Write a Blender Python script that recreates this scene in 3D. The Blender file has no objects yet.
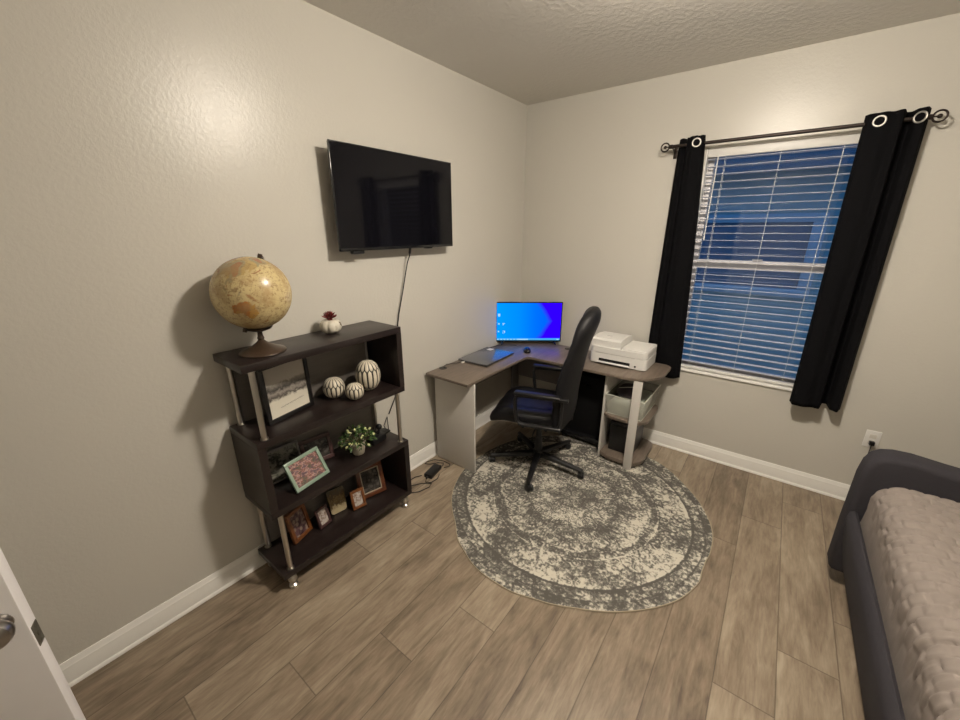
import bpy, bmesh, math, random
from mathutils import Vector, Matrix, noise as mnoise
random.seed(7)
PI = math.pi
SC = bpy.context.scene
COL = SC.collection

# ------------------------------------------------------------------ camera
cam_d = bpy.data.cameras.new('camera')
cam = bpy.data.objects.new('camera', cam_d)
COL.objects.link(cam)
SC.camera = cam
cam_d.sensor_fit = 'HORIZONTAL'
cam_d.sensor_width = 36.0
cam_d.lens = 387.933 / 960 * 36.0
cam_d.clip_start = 0.02
yaw, pit, rol = 0.65188540, -0.32449081, -0.00165929
Fv = Vector((-math.sin(yaw) * math.cos(pit), math.cos(yaw) * math.cos(pit), math.sin(pit)))
r0 = Vector((math.cos(yaw), math.sin(yaw), 0))
u0 = r0.cross(Fv)
Rv = math.cos(rol) * r0 + math.sin(rol) * u0
Uv = -math.sin(rol) * r0 + math.cos(rol) * u0
M3 = Matrix((Rv, Uv, -Fv)).transposed()
cam.matrix_world = Matrix.Translation((1.97747, -3.25585, 1.74764)) @ M3.to_4x4()

# ------------------------------------------------------------------ world: dusk outside
w = bpy.data.worlds.new('dusk')
SC.world = w
w.use_nodes = True
bg = w.node_tree.nodes['Background']
bg.inputs[0].default_value = (0.09, 0.28, 0.70, 1)
bg.inputs[1].default_value = 1.05

LAMP_POS = (1.76, -1.75, 2.60)
LAMP_R = 0.105
LAMP_STRENGTH = 470.0
LAMP_COL = (1.0, 0.895, 0.765, 1)
SCREEN_STRENGTH = 3.2

SC.view_settings.view_transform = 'Standard'
SC.view_settings.look = 'None'
SC.view_settings.exposure = 0.0
SC.view_settings.gamma = 1.0
SC.view_settings.use_curve_mapping = False

# ------------------------------------------------------------------ material helpers
def srgb(r, g, b):
    f = lambda c: (c / 255 / 12.92) if c / 255 <= 0.04045 else ((c / 255 + 0.055) / 1.055) ** 2.4
    return (f(r), f(g), f(b), 1)

class NT:
    def __init__(s, name):
        s.m = bpy.data.materials.new(name)
        s.m.use_nodes = True
        s.t = s.m.node_tree
        s.b = s.t.nodes['Principled BSDF']
        s.out = s.t.nodes['Material Output']
    def n(s, typ, props=None, **ins):
        nd = s.t.nodes.new(typ)
        for k, v in (props or {}).items():
            setattr(nd, k, v)
        for k, v in ins.items():
            key = int(k[1:]) if k[0] == 'i' and k[1:].isdigit() else k.replace('_', ' ')
            s.set(nd.inputs[key], v)
        return nd
    def set(s, sock, v):
        if isinstance(v, bpy.types.NodeSocket):
            s.t.links.new(v, sock)
        else:
            sock.default_value = v
    def math(s, op, a, b=None, c=None, clamp=False):
        nd = s.t.nodes.new('ShaderNodeMath')
        nd.operation = op
        nd.use_clamp = clamp
        s.set(nd.inputs[0], a)
        if b is not None: s.set(nd.inputs[1], b)
        if c is not None: s.set(nd.inputs[2], c)
        return nd.outputs[0]
    def mix(s, fac, a, b, mode='MIX'):
        nd = s.t.nodes.new('ShaderNodeMix')
        nd.data_type = 'RGBA'
        nd.blend_type = mode
        s.set(nd.inputs[0], fac); s.set(nd.inputs[6], a); s.set(nd.inputs[7], b)
        return nd.outputs[2]
    def ramp(s, fac, stops, interp='LINEAR'):
        nd = s.t.nodes.new('ShaderNodeValToRGB')
        nd.color_ramp.interpolation = interp
        el = nd.color_ramp.elements
        while len(el) < len(stops): el.new(0.5)
        for e, (p, c) in zip(el, stops):
            e.position = p
            e.color = c if len(c) == 4 else (*c, 1)
        s.set(nd.inputs[0], fac)
        return nd.outputs[0]
    def coords(s, kind='Object'):
        return s.n('ShaderNodeTexCoord').outputs[kind]
    def mapping(s, vec, scale=(1, 1, 1), loc=(0, 0, 0), rot=(0, 0, 0)):
        return s.n('ShaderNodeMapping', None, Vector=vec, Scale=scale, Location=loc, Rotation=rot).outputs[0]
    def noise(s, vec, scale, detail=3, rough=0.5, dist=0.0):
        return s.n('ShaderNodeTexNoise', None, Vector=vec, Scale=scale, Detail=detail, Roughness=rough, Distortion=dist).outputs[0]
    def bump(s, h, strength, distance):
        nd = s.n('ShaderNodeBump', None, Height=h, Strength=strength, Distance=distance)
        s.t.links.new(nd.outputs[0], s.b.inputs['Normal'])
    def p(s, **kw):
        for k, v in kw.items():
            s.set(s.b.inputs[k.replace('_', ' ')], v)
        return s

MATS = {}
def mat(name, col, rough=0.5, metal=0.0, spec=0.5, var=0.06, vscale=30, bump=0.0, bscale=200, bdist=0.001, **kw):
    """plain procedural material: base colour with a little noise variation and optional fine bump"""
    if name in MATS: return MATS[name]
    s = NT(name)
    co = s.coords()
    f = s.noise(co, vscale, 3)
    c1 = tuple(min(1, x * (1 - var)) for x in col[:3]) + (1,)
    c2 = tuple(min(1, x * (1 + var)) for x in col[:3]) + (1,)
    s.p(Base_Color=s.mix(f, c1, c2), Roughness=rough, Metallic=metal, Specular_IOR_Level=spec)
    for k, v in kw.items(): s.set(s.b.inputs[k.replace('_', ' ')], v)
    if bump: s.bump(s.noise(co, bscale, 3), bump, bdist)
    MATS[name] = s.m
    return s.m

def wood(name, ca, cb, rough=0.4, axis=1, scale=6, spec=0.5):
    s = NT(name)
    sc = [14, 14, 14]; sc[axis] = 1.2
    v = s.mapping(s.coords(), scale=tuple(x * scale / 6 for x in sc))
    n1 = s.noise(v, 3.0, 6, 0.6, 0.6)
    n2 = s.noise(s.mapping(s.coords(), scale=tuple(x * 5 for x in sc)), 4.0, 3)
    f = s.math('ADD', s.math('MULTIPLY', n1, 0.75), s.math('MULTIPLY', n2, 0.25))
    s.p(Base_Color=s.ramp(f, [(0.3, ca), (0.7, cb)]), Roughness=rough, Specular_IOR_Level=spec)
    s.bump(n2, 0.08, 0.001)
    MATS[name] = s.m
    return s.m

def emis(name, col, strength):
    s = NT(name)
    e = s.n('ShaderNodeEmission', None, Color=col, Strength=strength)
    s.t.links.new(e.outputs[0], s.out.inputs[0])
    MATS[name] = s.m
    return s.m

# ------------------------------------------------------------------ mesh helper
class MB:
    def __init__(s):
        s.bm = bmesh.new()
        s.mi = 0
    def _new(s, vs, bevel=0, seg=2, M=None):
        if M is not None: bmesh.ops.transform(s.bm, matrix=M, verts=vs)
        fs = list({f for v in vs for f in v.link_faces})
        for f in fs: f.material_index = s.mi
        if bevel > 0:
            es = list({e for v in vs for e in v.link_edges})
            r = bmesh.ops.bevel(s.bm, geom=es, offset=bevel, segments=seg, profile=0.5, affect='EDGES', clamp_overlap=True)
            for f in r['faces']: f.material_index = s.mi
        return s
    def box(s, a, b, bevel=0, seg=2, M=None):
        r = bmesh.ops.create_cube(s.bm, size=1)
        vs = r['verts']
        c = [(x + y) / 2 for x, y in zip(a, b)]; d = [abs(y - x) for x, y in zip(a, b)]
        for v in vs: v.co = Vector((v.co.x * d[0] + c[0], v.co.y * d[1] + c[1], v.co.z * d[2] + c[2]))
        return s._new(vs, bevel, seg, M)
    def prism(s, pts, z0, z1, bevel=0, axis='z', M=None, seg=2):
        """closed polygon pts extruded along an axis from z0 to z1"""
        def mk(p, z):
            return {'z': (p[0], p[1], z), 'x': (z, p[0], p[1]), 'y': (p[0], z, p[1])}[axis]
        a = [s.bm.verts.new(mk(p, z0)) for p in pts]
        b = [s.bm.verts.new(mk(p, z1)) for p in pts]
        fa = s.bm.faces.new(a); fb = s.bm.faces.new(b[::-1])
        n = len(pts)
        fs = [fa, fb] + [s.bm.faces.new((a[i], b[i], b[(i + 1) % n], a[(i + 1) % n])) for i in range(n)]
        bmesh.ops.recalc_face_normals(s.bm, faces=fs)
        for f in fs: f.material_index = s.mi
        if M is not None: bmesh.ops.transform(s.bm, matrix=M, verts=a + b)
        if bevel > 0:
            es = list({e for f in (fa, fb) for e in f.edges})
            r = bmesh.ops.bevel(s.bm, geom=es, offset=bevel, segments=seg, profile=0.5, affect='EDGES', clamp_overlap=True)
            for f in r['faces']: f.material_index = s.mi
        return s
    def tube(s, pts, r, seg=10, closed=False, caps=True):
        pts = [Vector(p) for p in pts]
        n = len(pts)
        rs = r if isinstance(r, (list, tuple)) else [r] * n
        rings = []
        prev = None
        for i, p in enumerate(pts):
            if closed: t = pts[(i + 1) % n] - pts[i - 1]
            else: t = pts[min(i + 1, n - 1)] - pts[max(i - 1, 0)]
            t.normalize()
            if prev is None:
                a = Vector((0, 0, 1)) if abs(t.z) < 0.9 else Vector((1, 0, 0))
                x = t.cross(a).normalized()
            else:
                x = (prev - t * prev.dot(t))
                x = x.normalized() if x.length > 1e-6 else t.cross(Vector((0, 0, 1))).normalized()
            prev = x
            y = t.cross(x)
            rings.append([s.bm.verts.new(p + (x * math.cos(2 * PI * k / seg) + y * math.sin(2 * PI * k / seg)) * rs[i]) for k in range(seg)])
        m = n if closed else n - 1
        fs = []
        for i in range(m):
            A, B = rings[i], rings[(i + 1) % n]
            for k in range(seg):
                fs.append(s.bm.faces.new((A[k], A[(k + 1) % seg], B[(k + 1) % seg], B[k])))
        if caps and not closed:
            fs.append(s.bm.faces.new(rings[0][::-1])); fs.append(s.bm.faces.new(rings[-1]))
        bmesh.ops.recalc_face_normals(s.bm, faces=fs)
        for f in fs: f.material_index = s.mi
        return s
    def cyl(s, a, b, r, r2=None, seg=24):
        return s.tube([a, b], [r, r if r2 is None else r2], seg)
    def lathe(s, prof, c=(0, 0, 0), seg=32, M=None, fn=None):
        """prof = [(r,z)...]; fn(theta, r, z)->scale of radius"""
        rings = []
        allv = []
        for r, z in prof:
            if r < 1e-6:
                v = s.bm.verts.new((c[0], c[1], c[2] + z)); rings.append([v]); allv.append(v)
            else:
                ring = []
                for k in range(seg):
                    th = 2 * PI * k / seg
                    q = r * (fn(th, r, z) if fn else 1)
                    v = s.bm.verts.new((c[0] + q * math.cos(th), c[1] + q * math.sin(th), c[2] + z))
                    ring.append(v); allv.append(v)
                rings.append(ring)
        fs = []
        for A, B in zip(rings, rings[1:]):
            for k in range(seg):
                k2 = (k + 1) % seg
                if len(A) == 1 and len(B) == 1: continue
                if len(A) == 1: fs.append(s.bm.faces.new((A[0], B[k], B[k2])))
                elif len(B) == 1: fs.append(s.bm.faces.new((A[k], B[0], A[k2])))
                else: fs.append(s.bm.faces.new((A[k], B[k], B[k2], A[k2])))
        for R_ in (rings[0], rings[-1]):
            if len(R_) > 1: fs.append(s.bm.faces.new(R_))
        bmesh.ops.recalc_face_normals(s.bm, faces=fs)
        for f in fs: f.material_index = s.mi
        if M is not None: bmesh.ops.transform(s.bm, matrix=M, verts=allv)
        return s
    def ell(s, c, r, seg=16, M=None, power=1.0):
        """(super)ellipsoid"""
        n = seg // 2
        sg = lambda v, p: math.copysign(abs(v) ** p, v)
        rings = []; allv = []
        for i in range(n + 1):
            ph = -PI / 2 + PI * i / n
            if i in (0, n):
                v = s.bm.verts.new((0, 0, sg(math.sin(ph), power) * r[2])); rings.append([v]); allv.append(v); continue
            ring = []
            for k in range(seg):
                th = 2 * PI * k / seg
                v = s.bm.verts.new((sg(math.cos(th), power) * sg(math.cos(ph), power) * r[0], sg(math.sin(th), power) * sg(math.cos(ph), power) * r[1], sg(math.sin(ph), power) * r[2]))
                ring.append(v); allv.append(v)
            rings.append(ring)
        fs = []
        for A, B in zip(rings, rings[1:]):
            for k in range(seg):
                k2 = (k + 1) % seg
                if len(A) == 1: fs.append(s.bm.faces.new((A[0], B[k], B[k2])))
                elif len(B) == 1: fs.append(s.bm.faces.new((A[k], B[0], A[k2])))
                else: fs.append(s.bm.faces.new((A[k], B[k], B[k2], A[k2])))
        for f in fs: f.material_index = s.mi
        bmesh.ops.recalc_face_normals(s.bm, faces=fs)
        T = Matrix.Translation(c)
        bmesh.ops.transform(s.bm, matrix=T @ M if M is not None else T, verts=allv)
        return s
    def quad(s, pts):
        f = s.bm.faces.new([s.bm.verts.new(p) for p in pts])
        f.material_index = s.mi
        return s
    def grid(s, fn, nu, nv, closed_u=False):
        V = [[s.bm.verts.new(fn(i / nu, j / nv)) for j in range(nv + 1)] for i in range(nu + (0 if closed_u else 1))]
        m = len(V)
        for i in range(nu):
            for j in range(nv):
                f = s.bm.faces.new((V[i][j], V[(i + 1) % m][j], V[(i + 1) % m][j + 1], V[i][j + 1]))
                f.material_index = s.mi
        return s
    def build(s, name, mats, parent=None, smooth=40, loc=(0, 0, 0)):
        me = bpy.data.meshes.new(name)
        s.bm.to_mesh(me); s.bm.free()
        for m in (mats if isinstance(mats, (list, tuple)) else [mats]): me.materials.append(m)
        if smooth:
            for p in me.polygons: p.use_smooth = True
            me.set_sharp_from_angle(angle=math.radians(smooth))
        o = bpy.data.objects.new(name, me)
        COL.objects.link(o)
        o.location = loc
        if parent: o.parent = parent
        return o

def tag(o, label=None, cat=None, group=None, kind=None):
    if label: o['label'] = label
    if cat: o['category'] = cat
    if group: o['group'] = group
    if kind: o['kind'] = kind
    return o
def thing(name, label, cat, loc=(0, 0, 0), rz=0.0, group=None, rot=None):
    o = bpy.data.objects.new(name, None)
    o.empty_display_size = 0.05
    COL.objects.link(o)
    o.location = loc
    o.rotation_euler = rot or (0, 0, rz)
    return tag(o, label, cat, group)
def struct(o): o['kind'] = 'structure'; return o
def RZ(a): return Matrix.Rotation(a, 4, 'Z')
def RX(a): return Matrix.Rotation(a, 4, 'X')
def RY(a): return Matrix.Rotation(a, 4, 'Y')
def TR(x, y, z): return Matrix.Translation((x, y, z))

# ------------------------------------------------------------------ materials
def wall_paint(name, col, bump_s, scale, rough, spec=0.5):
    s = NT(name)
    co = s.coords()
    n1 = s.noise(co, scale, 4, 0.55)
    n2 = s.noise(co, scale * 4, 2)
    h = s.math('ADD', s.ramp(n1, [(0.42, (0, 0, 0)), (0.6, (1, 1, 1))]), s.math('MULTIPLY', n2, 0.3))
    big = s.noise(co, 1.3, 2)
    a = tuple(c * 0.97 for c in col[:3]) + (1,)
    b = tuple(min(1, c * 1.03) for c in col[:3]) + (1,)
    s.p(Base_Color=s.mix(big, a, b), Roughness=rough, Specular_IOR_Level=spec)
    s.bump(h, bump_s, 0.002)
    return s.m
M_WALL = wall_paint('greige_wall_paint', (0.575, 0.555, 0.500, 1), 0.13, 62, 0.30, 0.36)
M_CEIL = wall_paint('textured_ceiling_paint', (0.68, 0.655, 0.60, 1), 0.5, 34, 0.6)
M_TRIM = mat('white_trim_paint', (0.86, 0.85, 0.81, 1), 0.35, var=0.02)
M_DOOR = mat('white_door_paint', (0.82, 0.80, 0.80, 1), 0.4, var=0.02)
M_PLASTIC_W = mat('white_plastic', (0.74, 0.73, 0.70, 1), 0.4, var=0.02)
M_PLASTIC_G = mat('light_grey_plastic', (0.55, 0.54, 0.52, 1), 0.45, var=0.02)
M_BLACKP = mat('black_plastic', (0.0075, 0.0075, 0.0085, 1), 0.42, var=0.1)
M_LEATHER = mat('black_leather', (0.0045, 0.0045, 0.006, 1), 0.40, var=0.2, spec=0.4, bump=0.15, bscale=160)
M_GLOSSB = mat('gloss_black', (0.008, 0.008, 0.009, 1), 0.12, var=0.05)
M_CHROME = mat('brushed_chrome', (0.62, 0.59, 0.54, 1), 0.28, 1.0, var=0.04)
M_STEEL = mat('satin_nickel', (0.46, 0.44, 0.42, 1), 0.3, 1.0, var=0.04)
M_BRONZE = mat('oil_rubbed_bronze', (0.035, 0.026, 0.022, 1), 0.4, 0.7)
M_DARKBR = mat('dark_brown_base', (0.055, 0.035, 0.022, 1), 0.3, 0.2, var=0.15)
M_ESPR = wood('espresso_wood', (0.011, 0.007, 0.0065, 1), (0.021, 0.014, 0.013, 1), 0.34, 1)
M_CABLE = mat('black_cable', (0.012, 0.012, 0.012, 1), 0.5)
M_CURT = mat('black_curtain_cloth', (0.0040, 0.0040, 0.0048, 1), 0.9, var=0.2, spec=0.08, bump=0.3, bscale=700)
M_DESKW = wood('weathered_oak_top', (0.108, 0.083, 0.064, 1), (0.205, 0.166, 0.133, 1), 0.34, 1)
M_DESKP = mat('pale_grey_laminate', (0.60, 0.575, 0.535, 1), 0.5, var=0.02)

def floor_mat():
    s = NT('oak_vinyl_planks')
    sep = s.n('ShaderNodeSeparateXYZ', None, Vector=s.coords())
    X, Y = sep.outputs[0], sep.outputs[1]
    W, L = 0.2065, 1.22
    xr = s.math('DIVIDE', s.math('SUBTRACT', X, 1.04), W)
    row = s.math('FLOOR', xr)
    fx = s.math('SUBTRACT', xr, row)
    yy = s.math('DIVIDE', s.math('SUBTRACT', s.math('ADD', Y, 2.195), s.math('MULTIPLY', row, 0.318)), L)
    idx = s.math('FLOOR', yy)
    fy = s.math('SUBTRACT', yy, idx)
    cmb = s.n('ShaderNodeCombineXYZ', None, X=row, Y=idx)
    wn = s.n('ShaderNodeTexWhiteNoise', {'noise_dimensions': '3D'}, Vector=cmb.outputs[0])
    rnd = wn.outputs[0]
    off = s.math('MULTIPLY', rnd, 37.0)
    v = s.n('ShaderNodeCombineXYZ', None, X=s.math('ADD', X, off), Y=s.math('MULTIPLY', s.math('ADD', Y, off), 0.17), Z=off).outputs[0]
    g1 = s.noise(v, 16, 5, 0.6, 0.9)
    g2 = s.noise(s.mapping(v, scale=(1, 0.8, 1)), 75, 4, 0.6, 0.4)
    v2 = s.n('ShaderNodeCombineXYZ', None, X=s.math('ADD', X, off), Y=s.math('MULTIPLY', Y, 0.5), Z=off).outputs[0]
    kn = s.noise(v2, 5.0, 4, 0.55, 1.4)
    f = s.math('ADD', s.math('ADD', s.math('MULTIPLY', g1, 0.47), s.math('MULTIPLY', g2, 0.29)), s.math('MULTIPLY', kn, 0.24))
    f = s.math('ADD', f, s.math('MULTIPLY', s.math('SUBTRACT', rnd, 0.5), 0.16))
    c = s.ramp(f, [(0.30, (0.105, 0.077, 0.052)), (0.44, (0.212, 0.164, 0.115)), (0.55, (0.295, 0.236, 0.170)), (0.68, (0.400, 0.334, 0.248))])
    ex = s.math('MINIMUM', fx, s.math('SUBTRACT', 1.0, fx))
    ey = s.math('MINIMUM', fy, s.math('SUBTRACT', 1.0, fy))
    sx = s.math('LESS_THAN', ex, 0.0105)
    sy = s.math('LESS_THAN', ey, 0.0018)
    seam = s.math('MAXIMUM', sx, sy)
    c = s.mix(s.math('MULTIPLY', seam, 0.55), c, (0.05, 0.034, 0.022, 1))
    s.p(Base_Color=c, Roughness=s.math('ADD', s.math('MULTIPLY', g2, 0.15), 0.36), Specular_IOR_Level=0.45)
    s.bump(s.math('SUBTRACT', s.math('MULTIPLY', g2, 0.3), seam), 0.25, 0.001)
    return s.m
M_FLOOR = floor_mat()

# ------------------------------------------------------------------ room shell
H = 2.74; XR = 3.55; YR = -4.07
WT = 0.15
WX0, WX1, WZ0, WZ1 = 1.42, 2.245, 0.70, 2.265     # window opening
struct(MB().box((-WT, YR - 1.4, -0.1), (XR + WT, WT, 0)).build('floor', M_FLOOR, smooth=0))
struct(MB().box((-WT, YR - 1.4, H), (XR + WT, WT, H + 0.1)).build('ceiling', M_CEIL, smooth=0))
struct(MB().box((-WT, YR - 1.4, 0), (0, WT, H)).build('wall_left', M_WALL, smooth=0))
struct(MB().box((XR, YR - 1.4, 0), (XR + WT, WT, H)).build('wall_right', M_WALL, smooth=0))
m = MB()
m.box((0, 0, 0), (WX0, WT, H)); m.box((WX1, 0, 0), (XR, WT, H))
m.box((WX0, 0, 0), (WX1, WT, WZ0)); m.box((WX0, 0, WZ1), (WX1, WT, H))
struct(m.build('wall_back', M_WALL, smooth=0))
DX0, DX1, DZ = 0.515, 1.29, 2.05
m = MB()
m.box((0, YR - 0.12, 0), (DX0, YR, H)); m.box((DX1, YR - 0.12, 0), (XR, YR, H)); m.box((DX0, YR - 0.12, DZ), (DX1, YR, H))
struct(m.build('wall_rear', M_WALL, smooth=0))
struct(MB().box((0, YR - 1.4, 0), (XR, YR - 1.28, H)).build('wall_hall', M_WALL, smooth=0))

def base_prof():
    return [(0, 0), (0.019, 0), (0.019, 0.006), (0.0165, 0.013), (0.0125, 0.018), (0.0125, 0.074), (0.0110, 0.080),
            (0.0110, 0.090), (0.0085, 0.095), (0.0075, 0.106), (0.0035, 0.1165), (0, 0.1165)]
def base_run(name, axis, s0, s1, at, sign):
    m = MB()
    pr = base_prof()
    if axis == 'y':   # runs along y on plane x=at
        m.prism([(at + sign * d, z) for d, z in pr], s0, s1, axis='y')
    else:             # runs along x on plane y=at
        m.prism([(at + sign * d, z) for d, z in pr], s0, s1, axis='x')
    return struct(m.build(name, M_TRIM, smooth=25))
base_run('baseboard_left', 'y', YR, 0, 0, 1)
base_run('baseboard_back', 'x', 0.019, XR - 0.019, 0, -1)
base_run('baseboard_right', 'y', YR, 0, XR, -1)
base_run('baseboard_rear', 'x', DX1 + 0.06, XR - 0.019, YR, 1)
m = MB()
m.box((DX1, YR, 0), (DX1 + 0.06, YR + 0.016, DZ + 0.06), 0.003)
m.box((DX0 - 0.055, YR, 0.12), (DX0, YR + 0.016, DZ + 0.06), 0.003)
m.box((DX0, YR, DZ), (DX1, YR + 0.016, DZ + 0.06), 0.003)
struct(m.build('trim_1', M_TRIM))

# door leaf, hinged in the rear wall by the left corner and standing a little open
E2 = Vector((0.790, -3.359)); ang = math.radians(70)
LW = 0.755
d = bpy.data.objects.new('door_1', None); COL.objects.link(d); struct(d)
d.location = (E2.x - math.cos(ang) * LW, E2.y - math.sin(ang) * LW, 0); d.rotation_euler = (0, 0, ang)
m = MB()
m.box((0, -0.0175, 0.012), (LW, 0.0175, 2.03), 0.002)
for sy in (-1, 1):
    for zz0, zz1 in ((0.22, 0.80), (0.98, 1.86)):
        for xx0, xx1 in ((0.12, 0.34), (0.42, 0.63)):
            y0 = sy * 0.0175
            for a_, b_ in (((xx0, zz0), (xx1, zz0 + 0.018)), ((xx0, zz1 - 0.018), (xx1, zz1)), ((xx0, zz0), (xx0 + 0.018, zz1)), ((xx1 - 0.018, zz0), (xx1, zz1))):
                m.box((a_[0], min(y0, y0 + sy * 0.006), a_[1]), (b_[0], max(y0, y0 + sy * 0.006), b_[1]), 0.0025)
            m.box((xx0 + 0.05, min(y0, y0 + sy * 0.004), zz0 + 0.05), (xx1 - 0.05, max(y0, y0 + sy * 0.004), zz1 - 0.05), 0.0035)
m.build('leaf', M_DOOR, d)
KZ = 0.881
m = MB()
m.box((LW - 0.0005, -0.0127, KZ - 0.0286), (LW + 0.0018, 0.0127, KZ + 0.0286), 0.0008)
m.cyl((LW - 0.01, 0, KZ), (LW + 0.004, 0, KZ), 0.006)
for zz in (-0.021, 0.021): m.cyl((LW, 0, KZ + zz), (LW + 0.0026, 0, KZ + zz), 0.0035, seg=10)
m.build('latch_plate', mat('dull_nickel', (0.16, 0.15, 0.12, 1), 0.45, 0.6), d)
for sy in (-1,):
    m = MB()
    Mx = TR(LW - 0.036, sy * 0.0175, KZ + 0.072) @ RX(-sy * PI / 2)
    m.lathe([(0, 0), (0.024, 0), (0.024, 0.002), (0.018, 0.005), (0.013, 0.007), (0.013, 0.010), (0.022, 0.013), (0.031, 0.022), (0.034, 0.033), (0.031, 0.044), (0.019, 0.052), (0, 0.054)], M=Mx, seg=28)
    m.build('knob', M_STEEL, d)
for zz in (0.25, 1.02, 1.80):
    MB().cyl((-0.006, 0.019, zz - 0.045), (-0.006, 0.019, zz + 0.045), 0.006, seg=12).box((0.0, 0.0170, zz - 0.044), (0.03, 0.0185, zz + 0.044)).build('hinge', M_STEEL, d)

# ------------------------------------------------------------------ window
win = bpy.data.objects.new('window_1', None); COL.objects.link(win); struct(win)
m = MB()
# painted liner of the opening (jambs, head) with proud sill
m.box((WX0, -0.001, WZ0 + 0.02), (WX0 + 0.008, WT - 0.05, WZ1)); m.box((WX1 - 0.008, -0.001, WZ0 + 0.02), (WX1, WT - 0.05, WZ1))
m.box((WX0, -0.001, WZ1 - 0.008), (WX1, WT - 0.05, WZ1))
m.build('window_jamb', M_TRIM, win)
MB().box((WX0 - 0.01, -0.014, WZ0 - 0.008), (WX1 + 0.01, WT - 0.05, WZ0 + 0.008), 0.003).build('window_sill', M_TRIM, win)
YG = 0.115
m = MB()
for a_, b_ in (((WX0, WZ0), (WX0 + 0.045, WZ1)), ((WX1 - 0.045, WZ0), (WX1, WZ1)), ((WX0, WZ1 - 0.045), (WX1, WZ1)), ((WX0, WZ0), (WX1, WZ0 + 0.05))):
    m.box((a_[0], 0.085, a_[1]), (b_[0], 0.145, b_[1]), 0.003)
m.build('window_frame', mat('white_vinyl', (0.62, 0.60, 0.60, 1), 0.4, var=0.02), win)
MB().box((WX0 + 0.04, 0.078, 1.478), (WX1 - 0.04, 0.128, 1.538), 0.004).build('meeting_rail', MATS['white_vinyl'], win)
MB().box((1.80, 0.066, 1.538), (1.86, 0.08, 1.552), 0.003).build('sash_lock', MATS['white_vinyl'], win)
def glass_mat():
    s = NT('window_glass')
    tr = s.n('ShaderNodeBsdfTransparent', None, Color=(0.93, 0.96, 0.97, 1))
    gl = s.n('ShaderNodeBsdfGlossy', None, Roughness=0.02, Color=(1, 1, 1, 1))
    lw_ = s.n('ShaderNodeFresnel', None, IOR=1.5)
    mx = s.n('ShaderNodeMixShader')
    s.t.links.new(s.math('MULTIPLY', lw_.outputs[0], 1.1), mx.inputs[0])
    s.t.links.new(tr.outputs[0], mx.inputs[1]); s.t.links.new(gl.outputs[0], mx.inputs[2])
    s.t.links.new(mx.outputs[0], s.out.inputs[0])
    return s.m
M_GLASS = glass_mat()
MB().box((WX0 + 0.04, YG, WZ0 + 0.045), (WX1 - 0.04, YG + 0.004, 1.49)).build('glass_pane', M_GLASS, win, smooth=0)
MB().box((WX0 + 0.04, YG + 0.012, 1.52), (WX1 - 0.04, YG + 0.016, WZ1 - 0.04)).build('glass_pane', M_GLASS, win, smooth=0)

# blind
bl = thing('window_blind', 'white slatted horizontal blind with open slats inside the window', 'blinds', ((WX0 + WX1) / 2, 0.034, WZ0))
hw = (WX1 - WX0) / 2 - 0.012
zt = WZ1 - WZ0
MB().box((-hw, -0.026, zt - 0.052), (hw, 0.022, zt - 0.010), 0.003).build('headrail', M_PLASTIC_W, bl)
MB().box((-hw - 0.002, -0.034, zt - 0.060), (hw + 0.002, -0.027, zt - 0.008), 0.003).build('valance', M_PLASTIC_W, bl)
m = MB()
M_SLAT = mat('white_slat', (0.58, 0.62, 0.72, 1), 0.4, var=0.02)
zs = 2.196 - WZ0
k = 0
while zs > 0.055:
    tilt = math.radians(-3)
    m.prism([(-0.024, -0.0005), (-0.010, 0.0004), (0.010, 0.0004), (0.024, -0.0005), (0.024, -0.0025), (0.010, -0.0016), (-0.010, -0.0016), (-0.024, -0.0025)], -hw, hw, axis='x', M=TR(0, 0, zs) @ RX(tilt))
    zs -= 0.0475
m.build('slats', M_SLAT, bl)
MB().box((-hw, -0.025, 0.016), (hw, 0.025, 0.034), 0.004).build('bottom_rail', M_PLASTIC_W, bl)
for cx in (-0.298, 0.0, 0.294):
    m = MB()
    for yy in (-0.0255, 0.0255): m.cyl((cx, yy, 0.03), (cx, yy, zt - 0.05), 0.0013, seg=6)
    m.build('ladder_cord', M_PLASTIC_W, bl)
m = MB()
m.tube([(-hw + 0.063, -0.040, zt - 0.048), (-hw + 0.061, -0.041, 0.99)], 0.0042, 8)
m.ell((-hw + 0.061, -0.041, 0.985), (0.006, 0.006, 0.016), 10)
m.build('tilt_wand', M_PLASTIC_W, bl)

# outside: ground and the neighbouring house at dusk
M_STUC = mat('pale_stucco', (0.42, 0.50, 0.46, 1), 0.9, var=0.15, vscale=3)
MB().box((-8, 0.3, -0.6), (12, 14, -0.5)).build('ground_outside', mat('dusk_lawn', (0.06, 0.08, 0.05, 1), 0.9, var=0.4, vscale=8), smooth=0)['kind'] = 'structure'
hs = thing('neighbour_house', 'pale house wall with a dark window seen through the blind at dusk', 'building', (1.6, 4.2, -0.5))
MB().box((-6, 0, 0), (6, 3, 3.1)).build('wall', M_STUC, hs, smooth=0)
MB().box((-6.3, -0.45, 3.1), (6.3, 3.3, 3.28)).box((-6.3, -0.48, 2.98), (6.3, -0.44, 3.3)).build('roof_eave', mat('dark_eave', (0.15, 0.19, 0.22, 1), 0.8), hs, smooth=0)
m = MB()
for a_, b_ in (((-0.95, 1.4), (-0.80, 2.34)), ((0.60, 1.4), (0.75, 2.34)), ((-0.95, 2.34), (0.75, 2.46)), ((-0.95, 1.28), (0.75, 1.40))):
    m.box((a_[0], -0.08, a_[1]), (b_[0], 0.01, b_[1]), 0.01)
m.build('window_surround', mat('light_surround', (0.48, 0.56, 0.58, 1), 0.7), hs)
MB().box((-0.82, -0.03, 1.38), (0.62, -0.01, 2.36)).build('window_pane', mat('dark_pane', (0.20, 0.22, 0.26, 1), 0.3), hs, smooth=0)

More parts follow.
